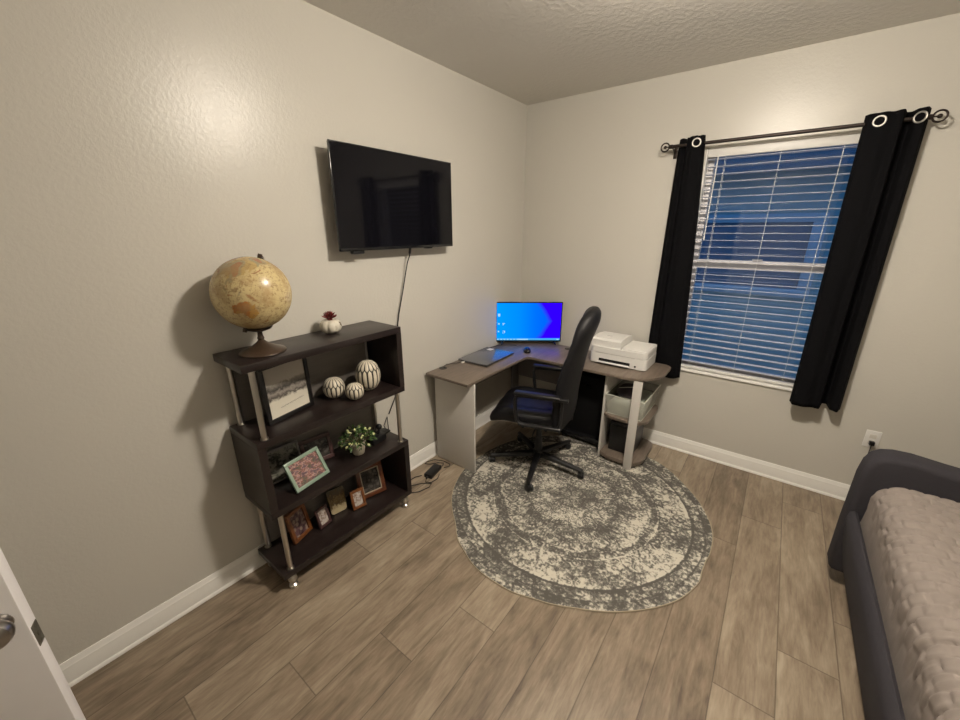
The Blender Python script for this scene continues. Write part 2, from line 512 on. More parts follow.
# ------------------------------------------------------------------ ceiling lamp
cl = thing('ceiling_light', 'shallow glowing dome lamp in the middle of the ceiling', 'lamp', (LAMP_POS[0], LAMP_POS[1], H))
MB().lathe([(0, 0), (0.065, 0), (0.065, -0.012), (0.05, -0.022), (0.02, -0.03), (0.02, -0.066), (0, -0.066)]).build('canopy', M_BRONZE, cl)
MB().ell((0, 0, LAMP_POS[2] - H), (LAMP_R, LAMP_R, LAMP_R * 0.37), 24).build('glowing_dome', emis('lamp_glow', LAMP_COL, LAMP_STRENGTH), cl)

# ------------------------------------------------------------------ curtain rod and curtains
rod = thing('curtain_rod', 'dark bronze curtain rod above the window with ring finials', 'curtain rod', (1.815, -0.09, 2.282))
MB().cyl((-0.60, 0, 0), (0.60, 0, 0), 0.0105, seg=14).build('rod', M_BRONZE, rod)
for sx in (-1, 1):
    m = MB()
    m.cyl((sx * 0.595, 0, 0), (sx * 0.615, 0, 0), 0.013, seg=14)
    cx = sx * 0.642
    m.tube([(cx + 0.026 * math.cos(t), 0, 0.026 * math.sin(t)) for t in [2 * PI * i / 20 for i in range(20)]], 0.0048, 8, closed=True)
    m.ell((cx, 0, 0), (0.011, 0.009, 0.011), 10)
    m.tube([(cx - sx * 0.026, 0, 0), (cx, 0, 0)], 0.004, 8)
    m.build('finial', M_BRONZE, rod)
    m = MB()
    bx = sx * 0.590
    m.tube([(bx, 0.086, -0.03), (bx, 0.05, -0.028), (bx, 0.012, -0.016), (bx, 0, -0.013)], 0.005, 8)
    m.tube([(bx, 0.014 * math.cos(t), 0.014 * math.sin(t)) for t in [PI + PI * i / 10 for i in range(11)]], 0.004, 8)
    m.box((bx - 0.012, 0.082, -0.065), (bx + 0.012, 0.09, 0.02), 0.003)
    m.build('bracket', M_BRONZE, rod)

def curtain(label, top, bot, zb, zt, prof, amp_t, amp_b, groms, yb=0.0):
    (tx0, tx1), (bx0, bx1) = top, bot
    t = thing('curtain', label, 'curtain', (0, -0.09, 0), group=None)
    m = MB()
    def fn(u, v):
        z = zt + (zb - zt) * v
        e = v ** 0.8
        x0 = tx0 + (bx0 - tx0) * e; x1 = tx1 + (bx1 - tx1) * e
        sh = prof[-1][1]
        for (u0_, s0_), (u1_, s1_) in zip(prof, prof[1:]):
            if u0_ <= u <= u1_:
                t_ = (u - u0_) / (u1_ - u0_); t_ = t_ * t_ * (3 - 2 * t_)
                sh = s0_ + (s1_ - s0_) * t_
                break
        ph = tx0
        A = amp_t + (amp_b - amp_t) * v
        wob = 0.012 * v * math.sin(5.1 * u + 3 * v + ph)
        x = x0 + (x1 - x0) * u
        return (x, -A * sh + (wob if yb == 0 else 0) + yb * v, z - 0.010 * sh * v * v + 0.006 * mnoise.noise(Vector((u * 6, v * 3, ph))))
    m.grid(fn, 84, 60)
    o = m.build('cloth', M_CURT, t, smooth=80)
    md = o.modifiers.new('thick', 'SOLIDIFY'); md.thickness = 0.003; md.offset = 0
    for u, zz in groms:
        p0 = Vector(fn(u, 0.012)); p1 = Vector(fn(u + 0.02, 0.012))
        tang = (p1 - p0); tang.z = 0; tang.normalize()
        nrm = Vector((tang.y, -tang.x, 0))
        if nrm.y > 0: nrm = -nrm
        g = MB()
        Rm = Matrix((tang, Vector((0, 0, 1)), nrm)).transposed().to_4x4()
        c = p0 + nrm * 0.003; c.z = 2.284
        g.lathe([(0.019, 0), (0.0195, 0.003), (0.023, 0.0045), (0.0275, 0.0032), (0.0285, 0.0)], seg=28, M=TR(*c) @ Rm)
        for f in list(g.bm.faces):
            if len(f.verts) > 8: g.bm.faces.remove(f)
        g.build('grommet', mat('dull_grommet', (0.24, 0.23, 0.21, 1), 0.38, 1.0), t)
        g = MB()
        g.lathe([(0, 0.0022), (0.0196, 0.0022), (0.0196, 0.0), (0, 0.0)], seg=24, M=TR(*c) @ Rm)
        g.build('grommet_opening', M_CURT, t)
    return t
curtain('black grommet curtain behind the printer, at the left side of the window', (1.255, 1.415), (1.225, 1.50), 0.645, 2.325, [(0, -0.9), (0.10, -0.3), (0.26, -0.9), (0.38, 0.5), (0.60, 1.0), (0.85, 0.9), (1, 0.2)], 0.036, 0.032, [(0.72, 0)], 0.042)
curtain('black grommet curtain above the wall outlet, at the right side of the window', (2.175, 2.42), (2.185, 2.44), 0.652, 2.325, [(0, 0.0), (0.07, 0.8), (0.30, 1.0), (0.46, 0.8), (0.58, 1.0), (0.67, -0.9), (0.74, -1.0), (0.82, 0.35), (0.93, 0.6), (1, -0.4)], 0.038, 0.046, [(0.24, 0), (0.86, 0)])

# ------------------------------------------------------------------ television
tv = thing('television', 'black flat screen television mounted on the left wall', 'television', (0.0, -1.557, 1.902))
TW, TH = 0.905, 0.53
m = MB()
m.box((0.076, -TW / 2 + 0.004, -TH / 2 + 0.002), (0.091, TW / 2 - 0.004, TH / 2 - 0.002), 0.004)
m.box((0.060, -TW / 2 + 0.05, -TH / 2 + 0.01), (0.078, TW / 2 - 0.05, TH / 2 - 0.04), 0.006)
m.box((0.040, -TW / 2 + 0.10, -TH / 2 + 0.02), (0.064, TW / 2 - 0.10, TH / 2 - 0.12), 0.010)
m.build('housing', M_BLACKP, tv)
m = MB()
for a_, b_ in (((-TW / 2, -TH / 2), (TW / 2, -TH / 2 + 0.015)), ((-TW / 2, TH / 2 - 0.008), (TW / 2, TH / 2)), ((-TW / 2, -TH / 2), (-TW / 2 + 0.008, TH / 2)), ((TW / 2 - 0.008, -TH / 2), (TW / 2, TH / 2))):
    m.box((0.088, a_[0], a_[1]), (0.0955, b_[0], b_[1]), 0.0015)
m.build('bezel', M_GLOSSB, tv)
MB().box((0.086, -TW / 2 + 0.007, -TH / 2 + 0.014), (0.0925, TW / 2 - 0.007, TH / 2 - 0.007)).build('screen', mat('dark_tv_glass', (0.004, 0.004, 0.006, 1), 0.06, var=0.0, spec=0.22), tv, smooth=0)
m = MB()
m.box((0.0, -0.16, -0.10), (0.012, 0.16, 0.10), 0.003)
m.box((0.030, -0.20, -0.14), (0.042, -0.16, 0.14), 0.003); m.box((0.030, 0.16, -0.14), (0.042, 0.20, 0.14), 0.003)
m.cyl((0.01, -0.05, 0), (0.035, -0.18, 0), 0.012); m.cyl((0.01, 0.05, 0), (0.035, 0.18, 0), 0.012)
m.build('wall_mount', M_BLACKP, tv)
MB().box((0.055, -0.365, -TH / 2 - 0.018), (0.088, -0.290, -TH / 2 + 0.004), 0.006).build('remote_sensor', M_BLACKP, tv)
MB().box((0.055, 0.20, -TH / 2 - 0.008), (0.085, 0.26, -TH / 2 + 0.004), 0.004).build('port_cover', M_BLACKP, tv)
m = MB()
m.tube([(0.055, 0.085, -0.262), (0.05, 0.083, -0.30)], 0.008, 8)
m.tube([(0.05, 0.083, -0.26), (0.05, 0.082, -0.31), (0.035, 0.07, -0.36), (0.025, 0.055, -0.44), (0.02, 0.03, -0.54), (0.014, -0.01, -0.68), (0.010, -0.035, -0.80), (0.010, -0.05, -1.0), (0.012, -0.09, -1.25), (0.012, -0.16, -1.36)], 0.0038, 8)
m.build('power_cord', M_CABLE, tv)

# ------------------------------------------------------------------ bookshelf
bs = thing('bookshelf', 'dark espresso S-shaped display shelf with chrome posts against the left wall', 'shelf', (0, 0, 0))
X0, X1, Y0, Y1 = 0.022, 0.305, -2.668, -1.812
T = 0.035
Z = [(0.087, 0.120), (0.455, 0.490), (0.825, 0.860), (1.187, 1.222)]
for (za, zb) in Z:
    MB().box((X0, Y0, za), (X1, Y1, zb), 0.002).build('board', M_ESPR, bs)
MB().box((X0, Y1 - T, Z[2][1]), (X1, Y1, Z[3][0])).build('side_panel', M_ESPR, bs)
MB().box((X0, Y0, Z[1][1]), (X1, Y0 + T, Z[2][0])).build('side_panel', M_ESPR, bs)
MB().box((X0, Y1 - T, Z[0][1]), (X1, Y1, Z[1][0])).build('side_panel', M_ESPR, bs)
M_BACK = wood('grey_brown_back', (0.15, 0.135, 0.12, 1), (0.20, 0.18, 0.16, 1), 0.45, 1)
for i_, (ya_, yb_) in enumerate(((Y0 + 0.05, Y1 - T - 0.002), (Y0 + T + 0.002, Y1 - 0.05), (Y0 + 0.05, Y1 - T - 0.022))):
    MB().box((X0 + 0.004, ya_, Z[i_][1]), (X0 + 0.009, yb_, Z[i_ + 1][0])).build('back_panel', M_BACK, bs)
for (yp, za, zb) in ((Y0 + 0.045, Z[2][1], Z[3][0]), (Y1 - 0.045, Z[1][1], Z[2][0]), (Y0 + 0.045, Z[0][1], Z[1][0])):
    for xp in (X0 + 0.025, X1 - 0.022):
        m = MB().cyl((xp, yp, za), (xp, yp, zb), 0.0125, seg=20)
        for zz in (za + 0.003, zb - 0.003): m.cyl((xp, yp, zz - 0.003), (xp, yp, zz + 0.003), 0.017, seg=20)
        m.build('post', M_CHROME, bs)
for yp in (Y0 + 0.045, Y1 - 0.045):
    for xp in (X0 + 0.03, X1 - 0.022):
        m = MB()
        m.lathe([(0, 0.004), (0.019, 0.004), (0.022, 0.012), (0.022, 0.022), (0.012, 0.030), (0.014, 0.040), (0.022, 0.052), (0.022, 0.066), (0.014, 0.078), (0.018, 0.087), (0, 0.087)], c=(xp, yp, -0.004), seg=24)
        m.build('foot', M_CHROME, bs)

# ------------------------------------------------------------------ globe
import colorsys
POLY = {   # rough outlines (lon, lat)
 'AU': [(114,-22),(114,-34),(118,-35),(124,-33),(131,-31),(136,-35),(140,-38),(147,-39),(150,-37),(153,-30),(153,-25),(146,-19),(143,-11),(141,-17),(136,-12),(130,-12),(125,-15),(121,-19)],
 'NG': [(131,-1),(138,-2),(145,-5),(150,-10),(144,-8),(138,-8),(133,-4)],
 'BO': [(109,1),(114,6),(118,6),(117,0),(115,-4),(110,-3)],
 'SU': [(95,5),(100,2),(106,-5),(103,-5),(98,0)],
 'JV': [(105,-6),(114,-7),(114,-9),(106,-8)],
 'CE': [(119,1),(124,1),(121,-2),(122,-5),(120,-5)],
 'PH': [(120,18),(122,17),(126,8),(123,8),(120,14)],
 'JP': [(130,33),(136,36),(140,41),(142,44),(145,43),(141,36),(135,33)],
 'NZ': [(173,-35),(178,-38),(175,-42),(168,-46),(167,-45),(173,-40)],
 'TA': [(144,-41),(148,-41),(147,-44),(145,-43)],
 'AS': [(26,41),(36,36),(35,31),(43,13),(52,16),(59,22),(56,26),(50,30),(57,26),(67,25),(73,20),(77,8),(80,14),(87,21),(92,22),(98,15),(98,8),(103,2),(104,2),(100,13),(105,9),(109,12),(106,20),(110,21),(120,27),(121,32),(118,38),(126,39),(127,35),(129,36),(129,41),(140,50),(140,54),(156,59),(163,62),(180,65),(180,69),(140,73),(105,77),(70,72),(55,68),(40,67),(28,71),(12,65),(5,60),(10,56),(4,52),(-4,48),(-9,43),(-9,37),(0,39),(8,44),(16,40),(13,45),(23,38)],
 'AF': [(-17,15),(-16,28),(-6,36),(10,37),(20,32),(33,31),(43,12),(51,12),(40,-4),(40,-15),(33,-27),(26,-34),(18,-34),(12,-17),(9,0),(8,4),(-8,4)],
 'NA': [(-168,66),(-156,71),(-125,70),(-95,72),(-80,68),(-65,60),(-56,52),(-66,45),(-75,38),(-81,31),(-81,25),(-90,30),(-97,27),(-97,20),(-88,21),(-84,10),(-79,9),(-92,14),(-105,20),(-114,30),(-124,40),(-124,48),(-135,58),(-152,60),(-165,55)],
 'SA': [(-79,9),(-60,8),(-50,0),(-35,-6),(-39,-15),(-48,-26),(-58,-36),(-66,-45),(-68,-54),(-74,-50),(-71,-30),(-70,-18),(-81,-5)],
 'AN': [(-180,-78),(-150,-76),(-100,-73),(-60,-66),(0,-70),(60,-67),(120,-66),(165,-72),(180,-78),(180,-90),(-180,-90)],
 'GR': [(-55,60),(-45,60),(-22,70),(-20,80),(-60,82),(-68,76)]}
GCOL = {'AU': (0.40, 0.16, 0.04), 'NG': (0.36, 0.20, 0.09), 'BO': (0.33, 0.24, 0.12), 'SU': (0.30, 0.25, 0.13), 'JV': (0.36, 0.2, 0.1), 'CE': (0.3, 0.25, 0.15),
        'PH': (0.36, 0.25, 0.12), 'JP': (0.32, 0.15, 0.08), 'NZ': (0.35, 0.2, 0.08), 'TA': (0.42, 0.19, 0.05), 'AS': (0.36, 0.24, 0.12), 'AF': (0.40, 0.28, 0.12),
        'NA': (0.38, 0.26, 0.14), 'SA': (0.4, 0.25, 0.1), 'AN': (0.55, 0.5, 0.38), 'GR': (0.5, 0.45, 0.35)}
def inpoly(x, y, P):
    c = False
    j = len(P) - 1
    for i in range(len(P)):
        if (P[i][1] > y) != (P[j][1] > y) and x < (P[j][0] - P[i][0]) * (y - P[i][1]) / (P[j][1] - P[i][1]) + P[i][0]: c = not c
        j = i
    return c
GR_ = 0.1545
gc = Vector((0.172, -2.514, 1.487))
gl = thing('desk_globe', 'antique-style cream world globe on a round brown base on top of the dark shelf', 'globe', (gc.x, gc.y, 1.222))
m = MB()
lay = m.bm.verts.layers.float_color.new('map')
nu, nv = 240, 120
rings = []
cols = {}
for i in range(nv + 1):
    la = -90 + 180 * i / nv
    ring = []
    for k in range(nu):
        lo = -180 + 360 * k / nu
        if i in (0, nv) and k > 0:
            ring.append(ring[0]); continue
        a, b = math.radians(la), math.radians(lo)
        v = m.bm.verts.new((GR_ * math.cos(a) * math.cos(b), GR_ * math.cos(a) * math.sin(b), GR_ * math.sin(a)))
        jx = 2.5 * mnoise.noise(v.co * 40); jy = 2.5 * mnoise.noise(v.co * 40 + Vector((5, 5, 5)))
        c = (0.58, 0.47, 0.24)
        for kk, P in POLY.items():
            if inpoly(lo + jx, la + jy, P):
                c = GCOL[kk]
                if kk == 'AS':
                    q = mnoise.noise(v.co * 18)
                    c = ((0.45, 0.33, 0.13) if q > 0.15 else (0.30, 0.27, 0.16) if q > -0.1 else (0.33, 0.15, 0.08))
                if kk == 'AU' and mnoise.noise(v.co * 28) > 0.1: c = (0.47, 0.26, 0.06)
                break
        cols[v] = c
        ring.append(v)
    rings.append(ring)
for A, B in zip(rings, rings[1:]):
    for k in range(nu):
        k2 = (k + 1) % nu
        vs = []
        for v in (A[k], A[k2], B[k2], B[k]):
            if v not in vs: vs.append(v)
        if len(vs) > 2: m.bm.faces.new(vs)
for v, c in cols.items(): v[lay] = (*c, 1)
s = NT('antique_map')
at = s.n('ShaderNodeAttribute', {'attribute_name': 'map'})
co = s.coords()
fine = s.noise(co, 75, 5, 0.7)
c = s.mix(s.ramp(fine, [(0.53, (0, 0, 0)), (0.60, (0.7, 0.7, 0.7))]), at.outputs[0], (0.24, 0.15, 0.07, 1))
c = s.mix(s.ramp(s.noise(co, 11, 5, 0.65), [(0.45, (0.05,) * 3), (0.62, (0.75,) * 3)]), c, (0.36, 0.24, 0.11, 1))
sp = s.n('ShaderNodeSeparateXYZ', None, Vector=co)
lon = s.math('DIVIDE', s.math('ARCTAN2', sp.outputs[1], sp.outputs[0]), 0.2618)
lat = s.math('DIVIDE', s.math('ARCSINE', s.math('DIVIDE', sp.outputs[2], GR_)), 0.2618)
ln = s.math('MAXIMUM', s.math('GREATER_THAN', s.math('ABSOLUTE', s.math('SUBTRACT', s.math('FRACT', lon), 0.5)), 0.485),
            s.math('GREATER_THAN', s.math('ABSOLUTE', s.math('SUBTRACT', s.math('FRACT', lat), 0.5)), 0.485))
c = s.mix(s.math('MULTIPLY', ln, 0.45), c, (0.25, 0.17, 0.09, 1))
s.p(Base_Color=c, Roughness=0.27, Specular_IOR_Level=0.5)
ball = m.build('globe_ball', s.m, gl, smooth=180)
# turn the ball so that Australia faces the room
cen = Vector((0, 0, gc.z - 1.222))
camv = (Vector((1.97747, -3.25585, 1.74764)) - gc).normalized()
axis_up = (Vector((0, 0, 1)) * 0.93 + Vector((0.05, 0.33, 0))).normalized()
side = axis_up.cross(camv).normalized()
fwd = side.cross(axis_up).normalized()
lonc = math.radians(138)
ex = fwd * math.cos(-lonc) + side * math.sin(-lonc)
ey = axis_up.cross(ex)
ball.matrix_local = TR(*cen) @ Matrix((ex, ey, axis_up)).transposed().to_4x4()
# semi-meridian arm on the wall side of the ball
arm_dir = (-fwd * 0.85 + side * 0.15).normalized()
arm_dir = (arm_dir - axis_up * arm_dir.dot(axis_up)).normalized()
m = MB()
pts = []
for i in range(25):
    a = PI / 2 - PI * i / 24
    pts.append((a, cen + arm_dir * (math.cos(a) * (GR_ + 0.010)) + axis_up * (math.sin(a) * (GR_ + 0.010))))
wd = axis_up.cross(arm_dir).normalized()
prev = None
for a, p in pts:
    n_ = (p - cen).normalized()
    q = [m.bm.verts.new(p + wd * s1 * 0.010 + n_ * s2 * 0.003) for s1, s2 in ((-1, -1), (1, -1), (1, 1), (-1, 1))]
    if prev:
        for i in range(4): m.bm.faces.new((prev[i], prev[(i + 1) % 4], q[(i + 1) % 4], q[i]))
    else: m.bm.faces.new(q)
    prev = q
m.bm.faces.new(prev[::-1])
for sg in (-1, 1):
    m.cyl(cen + axis_up * sg * (GR_ - 0.003), cen + axis_up * sg * (GR_ + 0.018), 0.009, seg=14)
bmesh.ops.recalc_face_normals(m.bm, faces=m.bm.faces[:])
m.build('meridian_arm', M_DARKBR, gl)
m = MB()
m.lathe([(0, 0), (0.093, 0), (0.097, 0.004), (0.094, 0.009), (0.070, 0.018), (0.042, 0.032), (0.020, 0.048), (0.012, 0.058), (0.015, 0.066), (0.012, 0.074), (0.010, 0.090), (0.014, 0.098), (0, 0.102)], seg=48)
m.build('base', M_DARKBR, gl)
# small dark cup joining arm and stem under the ball
m = MB()
m.lathe([(0, -0.017), (0.020, -0.016), (0.050, -0.005), (0.056, 0.004), (0.052, 0.004), (0.02, -0.006), (0, -0.008)], c=(0, 0, 0.1125), seg=32)
m.build('cup', M_DARKBR, gl)

# ------------------------------------------------------------------ ornaments
def leaf_strip(m, pts, w, nrm, t=0.0):
    """pts along the petal, width profile w(s), flat-ish leaf with a small crown"""
    prev = None
    n = len(pts)
    for i, p in enumerate(pts):
        tng = (pts[min(i + 1, n - 1)] - pts[max(0, i - 1)]).normalized()
        sd = tng.cross(nrm[i]).normalized()
        ww = w(i / (n - 1))
        row = [m.bm.verts.new(p - sd * ww), m.bm.verts.new(p + nrm[i] * (0.35 * ww + t)), m.bm.verts.new(p + sd * ww)]
        if prev:
            m.bm.faces.new((prev[0], prev[1], row[1], row[0])); m.bm.faces.new((prev[1], prev[2], row[2], row[1]))
        prev = row
M_WCER = mat('cream_ceramic', (0.66, 0.60, 0.48, 1), 0.4, var=0.1, vscale=60)
M_BGRV = mat('black_groove_glaze', (0.02, 0.017, 0.013, 1), 0.5)
def carved(label, loc, R, Hh, n, bands, group, rz=0.3):
    """ornament carved with long cream petals on a black body"""
    t = thing('carved_ornament', label, 'ornament', loc, rz, group)
    c = Hh / 2
    MB().lathe([(R * 0.96 * math.cos(-PI / 2 + PI * i / 16) ** 0.8 if 0 < i < 16 else 0, c - c * 0.97 * math.cos(PI * i / 16)) for i in range(17)], seg=32).build('body', M_BGRV, t)
    m = MB()
    for (a0, a1, cnt, sft) in bands:
        for k in range(cnt):
            th = 2 * PI * (k + sft) / cnt
            pts, nr = [], []
            for i in range(11):
                a = a0 + (a1 - a0) * i / 10
                ph = math.radians(a)
                rr = R * max(0.0, math.cos(ph)) ** 0.8
                p = Vector((rr * math.cos(th), rr * math.sin(th), c + c * math.sin(ph)))
                nn = Vector((math.cos(ph) * math.cos(th), math.cos(ph) * math.sin(th), math.sin(ph) * R / c)).normalized()
                pts.append(p - nn * 0.0012); nr.append(nn)
            wmax = 2 * PI * R / cnt * 0.335
            def wf(sv, a0=a0, a1=a1, wmax=wmax):
                a = math.radians(a0 + (a1 - a0) * sv)
                tip = math.sqrt(max(0.0, 1 - (2 * sv - 1) ** 6))
                return wmax * tip * (0.12 + 0.88 * max(0, math.cos(a)) ** 0.8) + 0.0002
            leaf_strip(m, pts, wf, nr)
    m.build('petals', M_WCER, t, smooth=60)
    MB().lathe([(0, 0), (R * 0.1, 0.0), (R * 0.12, 0.003), (0, 0.006)], c=(0, 0, Hh - 0.005), seg=12).build('top_knob', M_WCER, t)
    return t
carved('round cream carved ornament beside the black picture frame, middle-sized of the trio', (0.125, -2.165, 0.8605), 0.057, 0.116, 14, [(-78, 22, 14, 0), (16, 88, 14, 0.5)], 'carved ornaments')
carved('smallest round cream carved ornament, in front between the other two', (0.236, -2.110, 0.8605), 0.048, 0.092, 12, [(-78, 34, 12, 0), (28, 88, 12, 0.5)], 'carved ornaments', 0.1)
carved('tall egg-shaped cream carved ornament at the right of the trio', (0.185, -1.978, 0.8605), 0.068, 0.178, 14, [(-85, -48, 14, 0.5), (-52, 30, 14, 0), (26, 88, 14, 0.5)], 'carved ornaments', 0.0)

pk = thing('succulent_planter', 'small white pumpkin-shaped pot holding a red succulent on top of the shelf', 'plant', (0.105, -2.125, 1.2225))
pk.scale = (1.1, 1.1, 1.15)
lob = lambda th, r, z: 1 - 0.10 * (0.5 + 0.5 * math.cos(8 * th + 0.6)) ** 6 - 0.02 * math.cos(8 * th + 0.6)
s = NT('marbled_glaze'); co = s.coords()
s.p(Base_Color=s.ramp(s.noise(co, 45, 3), [(0.30, (0.10, 0.07, 0.04)), (0.36, (0.62, 0.58, 0.48)), (0.8, (0.72, 0.68, 0.58))]), Roughness=0.2)
MB().lathe([(0, 0), (0.030, 0.001), (0.044, 0.010), (0.051, 0.027), (0.049, 0.043), (0.040, 0.056), (0.027, 0.062), (0.021, 0.058), (0.0, 0.056)], seg=64, fn=lob).build('pot', s.m, pk, smooth=180)
m = MB()
for ring_, (cnt, ln, up) in enumerate(((9, 0.036, 0.25), (8, 0.030, 0.6), (6, 0.022, 1.1), (4, 0.014, 2.0))):
    for k in range(cnt):
        th = 2 * PI * (k + 0.5 * (ring_ % 2)) / cnt
        ln_ = ln * 1.05
        dr = Vector((math.cos(th), math.sin(th), up)).normalized()
        b0 = Vector((0, 0, 0.070 + 0.005 * ring_))
        if ring_ == 0 and k == 0: m.cyl((0, 0, 0.056), (0, 0, 0.082), 0.012, seg=10)
        m.tube([b0, b0 + dr * ln_ * 0.5 + Vector((0, 0, -0.001)), b0 + dr * ln_ * 0.8, b0 + dr * ln_ + Vector((0, 0, 0.003))], [0.003, 0.0055, 0.0035, 0.0005], 6)
m.build('succulent', mat('dark_red_leaf', (0.13, 0.012, 0.010, 1), 0.5, var=0.3, vscale=80), pk)

# ------------------------------------------------------------------ picture frames
def photo_mat(name, stops, scale, dist=1.5, mode='noise', z_bands=None):
    s = NT(name)
    co = s.coords('Generated')
    n1 = s.noise(co, scale, 4, 0.6, dist)
    f = n1
    if z_bands:
        sp = s.n('ShaderNodeSeparateXYZ', None, Vector=co)
        f = s.math('ADD', sp.outputs[2], s.math('MULTIPLY', s.math('SUBTRACT', n1, 0.5), z_bands))
    c = s.ramp(f, stops)
    if mode == 'figures':
        v = s.n('ShaderNodeTexVoronoi', None, Vector=co, Scale=scale * 1.1)
        c = s.mix(s.ramp(v.outputs[0], [(0.28, (0.8,) * 3), (0.42, (0, 0, 0))]), c, stops[len(stops) * 2 // 3][1] + (1,))
    s.p(Base_Color=c, Roughness=0.25)
    return s.m
def frame(name, label, x, y, z, yaw_, lean, w_, h_, bw, fmat, pmat, depth=0.016, mat_w=0.0, group='picture frames on the shelf', stand=True, inner=None):
    t = thing(name, label, 'picture frame', (x, y, z + depth * math.sin(lean) + 0.0004), group=group, rot=(0, 0, yaw_))
    # local: faces +x, width along y, leaning back (top towards -x)
    L = TR(0, 0, 0) @ RY(-lean)
    lift = 0.0
    m = MB()
    for a_, b_ in (((-w_ / 2, 0), (w_ / 2, bw)), ((-w_ / 2, h_ - bw), (w_ / 2, h_)), ((-w_ / 2, bw), (-w_ / 2 + bw, h_ - bw)), ((w_ / 2 - bw, bw), (w_ / 2, h_ - bw))):
        m.box((-depth, a_[0], a_[1] + 0.001), (0, b_[0], b_[1] + 0.001), 0.0022, M=L)
    m.build('frame_border', fmat, t)
    MB().box((-depth + 0.001, -w_ / 2 + bw * 0.8, bw * 0.8), (-depth * 0.45, w_ / 2 - bw * 0.8, h_ - bw * 0.8), M=L).build('photo', pmat, t, smooth=0)
    if inner:
        m = MB()
        i0 = bw; i1 = bw + 0.006
        for a_, b_ in (((-w_ / 2 + i0, i0), (w_ / 2 - i0, i1)), ((-w_ / 2 + i0, h_ - i1), (w_ / 2 - i0, h_ - i0)), ((-w_ / 2 + i0, i0), (-w_ / 2 + i1, h_ - i0)), ((w_ / 2 - i1, i0), (w_ / 2 - i0, h_ - i0))):
            m.box((-depth * 0.5, a_[0], a_[1]), (-0.002, b_[0], b_[1]), M=L)
        m.build('inner_lip', inner, t, smooth=0)
    if stand:
        a = h_ * 0.62
        top = L @ Vector((-depth, 0, a))
        foot = Vector((max(top.x - 0.30 * h_ * 0.6 - 0.006, -x + 0.036), 0, 0.002)); fz_ = 0.0025 - depth * math.sin(lean)
        m = MB()
        m.box((-depth - 0.002, -w_ / 2 + bw * 0.7, bw * 0.6), (-depth, w_ / 2 - bw * 0.7, h_ - bw * 0.6), M=L)
        for yy in (-0.012, 0.012):
            m.tube([(top.x, yy, top.z), (foot.x, yy, fz_)], 0.0022, 6)
        m.tube([(foot.x, -0.012, fz_), (foot.x, 0.012, fz_)], 0.0022, 6)
        m.build('easel_back', M_BLACKP, t)
    return t
M_FBLK = mat('black_frame_wood', (0.008, 0.007, 0.007, 1), 0.35)
M_FRED = wood('reddish_brown_frame', (0.075, 0.022, 0.010, 1), (0.15, 0.050, 0.020, 1), 0.28, 2)
M_FORG = wood('orange_brown_frame', (0.13, 0.042, 0.012, 1), (0.22, 0.080, 0.024, 1), 0.3, 1)
M_FMAU = wood('dark_mauve_frame', (0.05, 0.022, 0.022, 1), (0.09, 0.042, 0.040, 1), 0.4, 1)
M_FTEAL = mat('pale_green_frame', (0.25, 0.34, 0.26, 1), 0.4, var=0.12)
M_FSILV = mat('grey_silver_frame', (0.20, 0.19, 0.18, 1), 0.4, 0.3)
P_BW = photo_mat('monochrome_wedding_photo', [(0.0, (0.74, 0.70, 0.59)), (0.33, (0.66, 0.62, 0.52)), (0.40, (0.09, 0.08, 0.07)), (0.48, (0.30, 0.27, 0.24)), (0.55, (0.06, 0.055, 0.05)), (0.64, (0.24, 0.22, 0.19)), (0.68, (0.42, 0.39, 0.34)), (1.0, (0.38, 0.35, 0.30))], 9, 0.6, z_bands=0.20)
fb = frame('picture_frame', 'large black frame with a black and white photo beside the carved ornaments', 0.155, -2.420, 0.8605, 0.215, 0.03, 0.268, 0.290, 0.020, M_FBLK, P_BW, 0.020)
# illegible handwriting across the lower part of the print
m = MB()
Lf = RY(-0.03)
for row, (ya, yb, zc) in enumerate(((-0.055, 0.085, 0.062), (0.03, 0.09, 0.110))):
    pts = []
    for i in range(70):
        u = i / 69
        a_ = 0.0045 + 0.0035 * abs(mnoise.noise(Vector((u * 13, row * 3.1, 0.5))))
        pts.append(Lf @ Vector((-0.0085, ya + (yb - ya) * u + 0.0022 * math.cos(i * 1.45), zc + 0.012 * u + a_ * math.sin(i * 1.45) * (0.35 + abs(mnoise.noise(Vector((u * 9, 2, row))))))))
    m.tube(pts, 0.0006, 4)
m.build('handwriting', mat('grey_ink', (0.10, 0.09, 0.08, 1), 0.6), fb)

P_TEAL = photo_mat('group_photo', [(0.30, (0.05, 0.05, 0.04)), (0.42, (0.16, 0.13, 0.10)), (0.49, (0.24, 0.09, 0.08)), (0.54, (0.55, 0.36, 0.32)), (0.60, (0.12, 0.07, 0.09)), (0.8, (0.17, 0.15, 0.13))], 5.5, 0.2, 'figures')
P_GRN = photo_mat('green_grey_photo', [(0.35, (0.03, 0.03, 0.025)), (0.47, (0.10, 0.10, 0.08)), (0.55, (0.26, 0.25, 0.21)), (0.7, (0.10, 0.11, 0.08))], 4, 0.8, 'figures')
P_DRK = photo_mat('dark_photo', [(0.35, (0.012, 0.012, 0.012)), (0.55, (0.045, 0.040, 0.035)), (0.72, (0.10, 0.09, 0.08))], 4, 0.8, 'figures')
P_POR = photo_mat('portrait_photo', [(0.35, (0.05, 0.025, 0.03)), (0.52, (0.13, 0.07, 0.075)), (0.66, (0.33, 0.25, 0.2)), (0.8, (0.4, 0.33, 0.26))], 3.2, 0.5, 'figures')
P_LGT = photo_mat('pale_portrait_photo', [(0.32, (0.12, 0.06, 0.045)), (0.46, (0.38, 0.30, 0.26)), (0.6, (0.58, 0.54, 0.50))], 4, 0.6, 'figures')
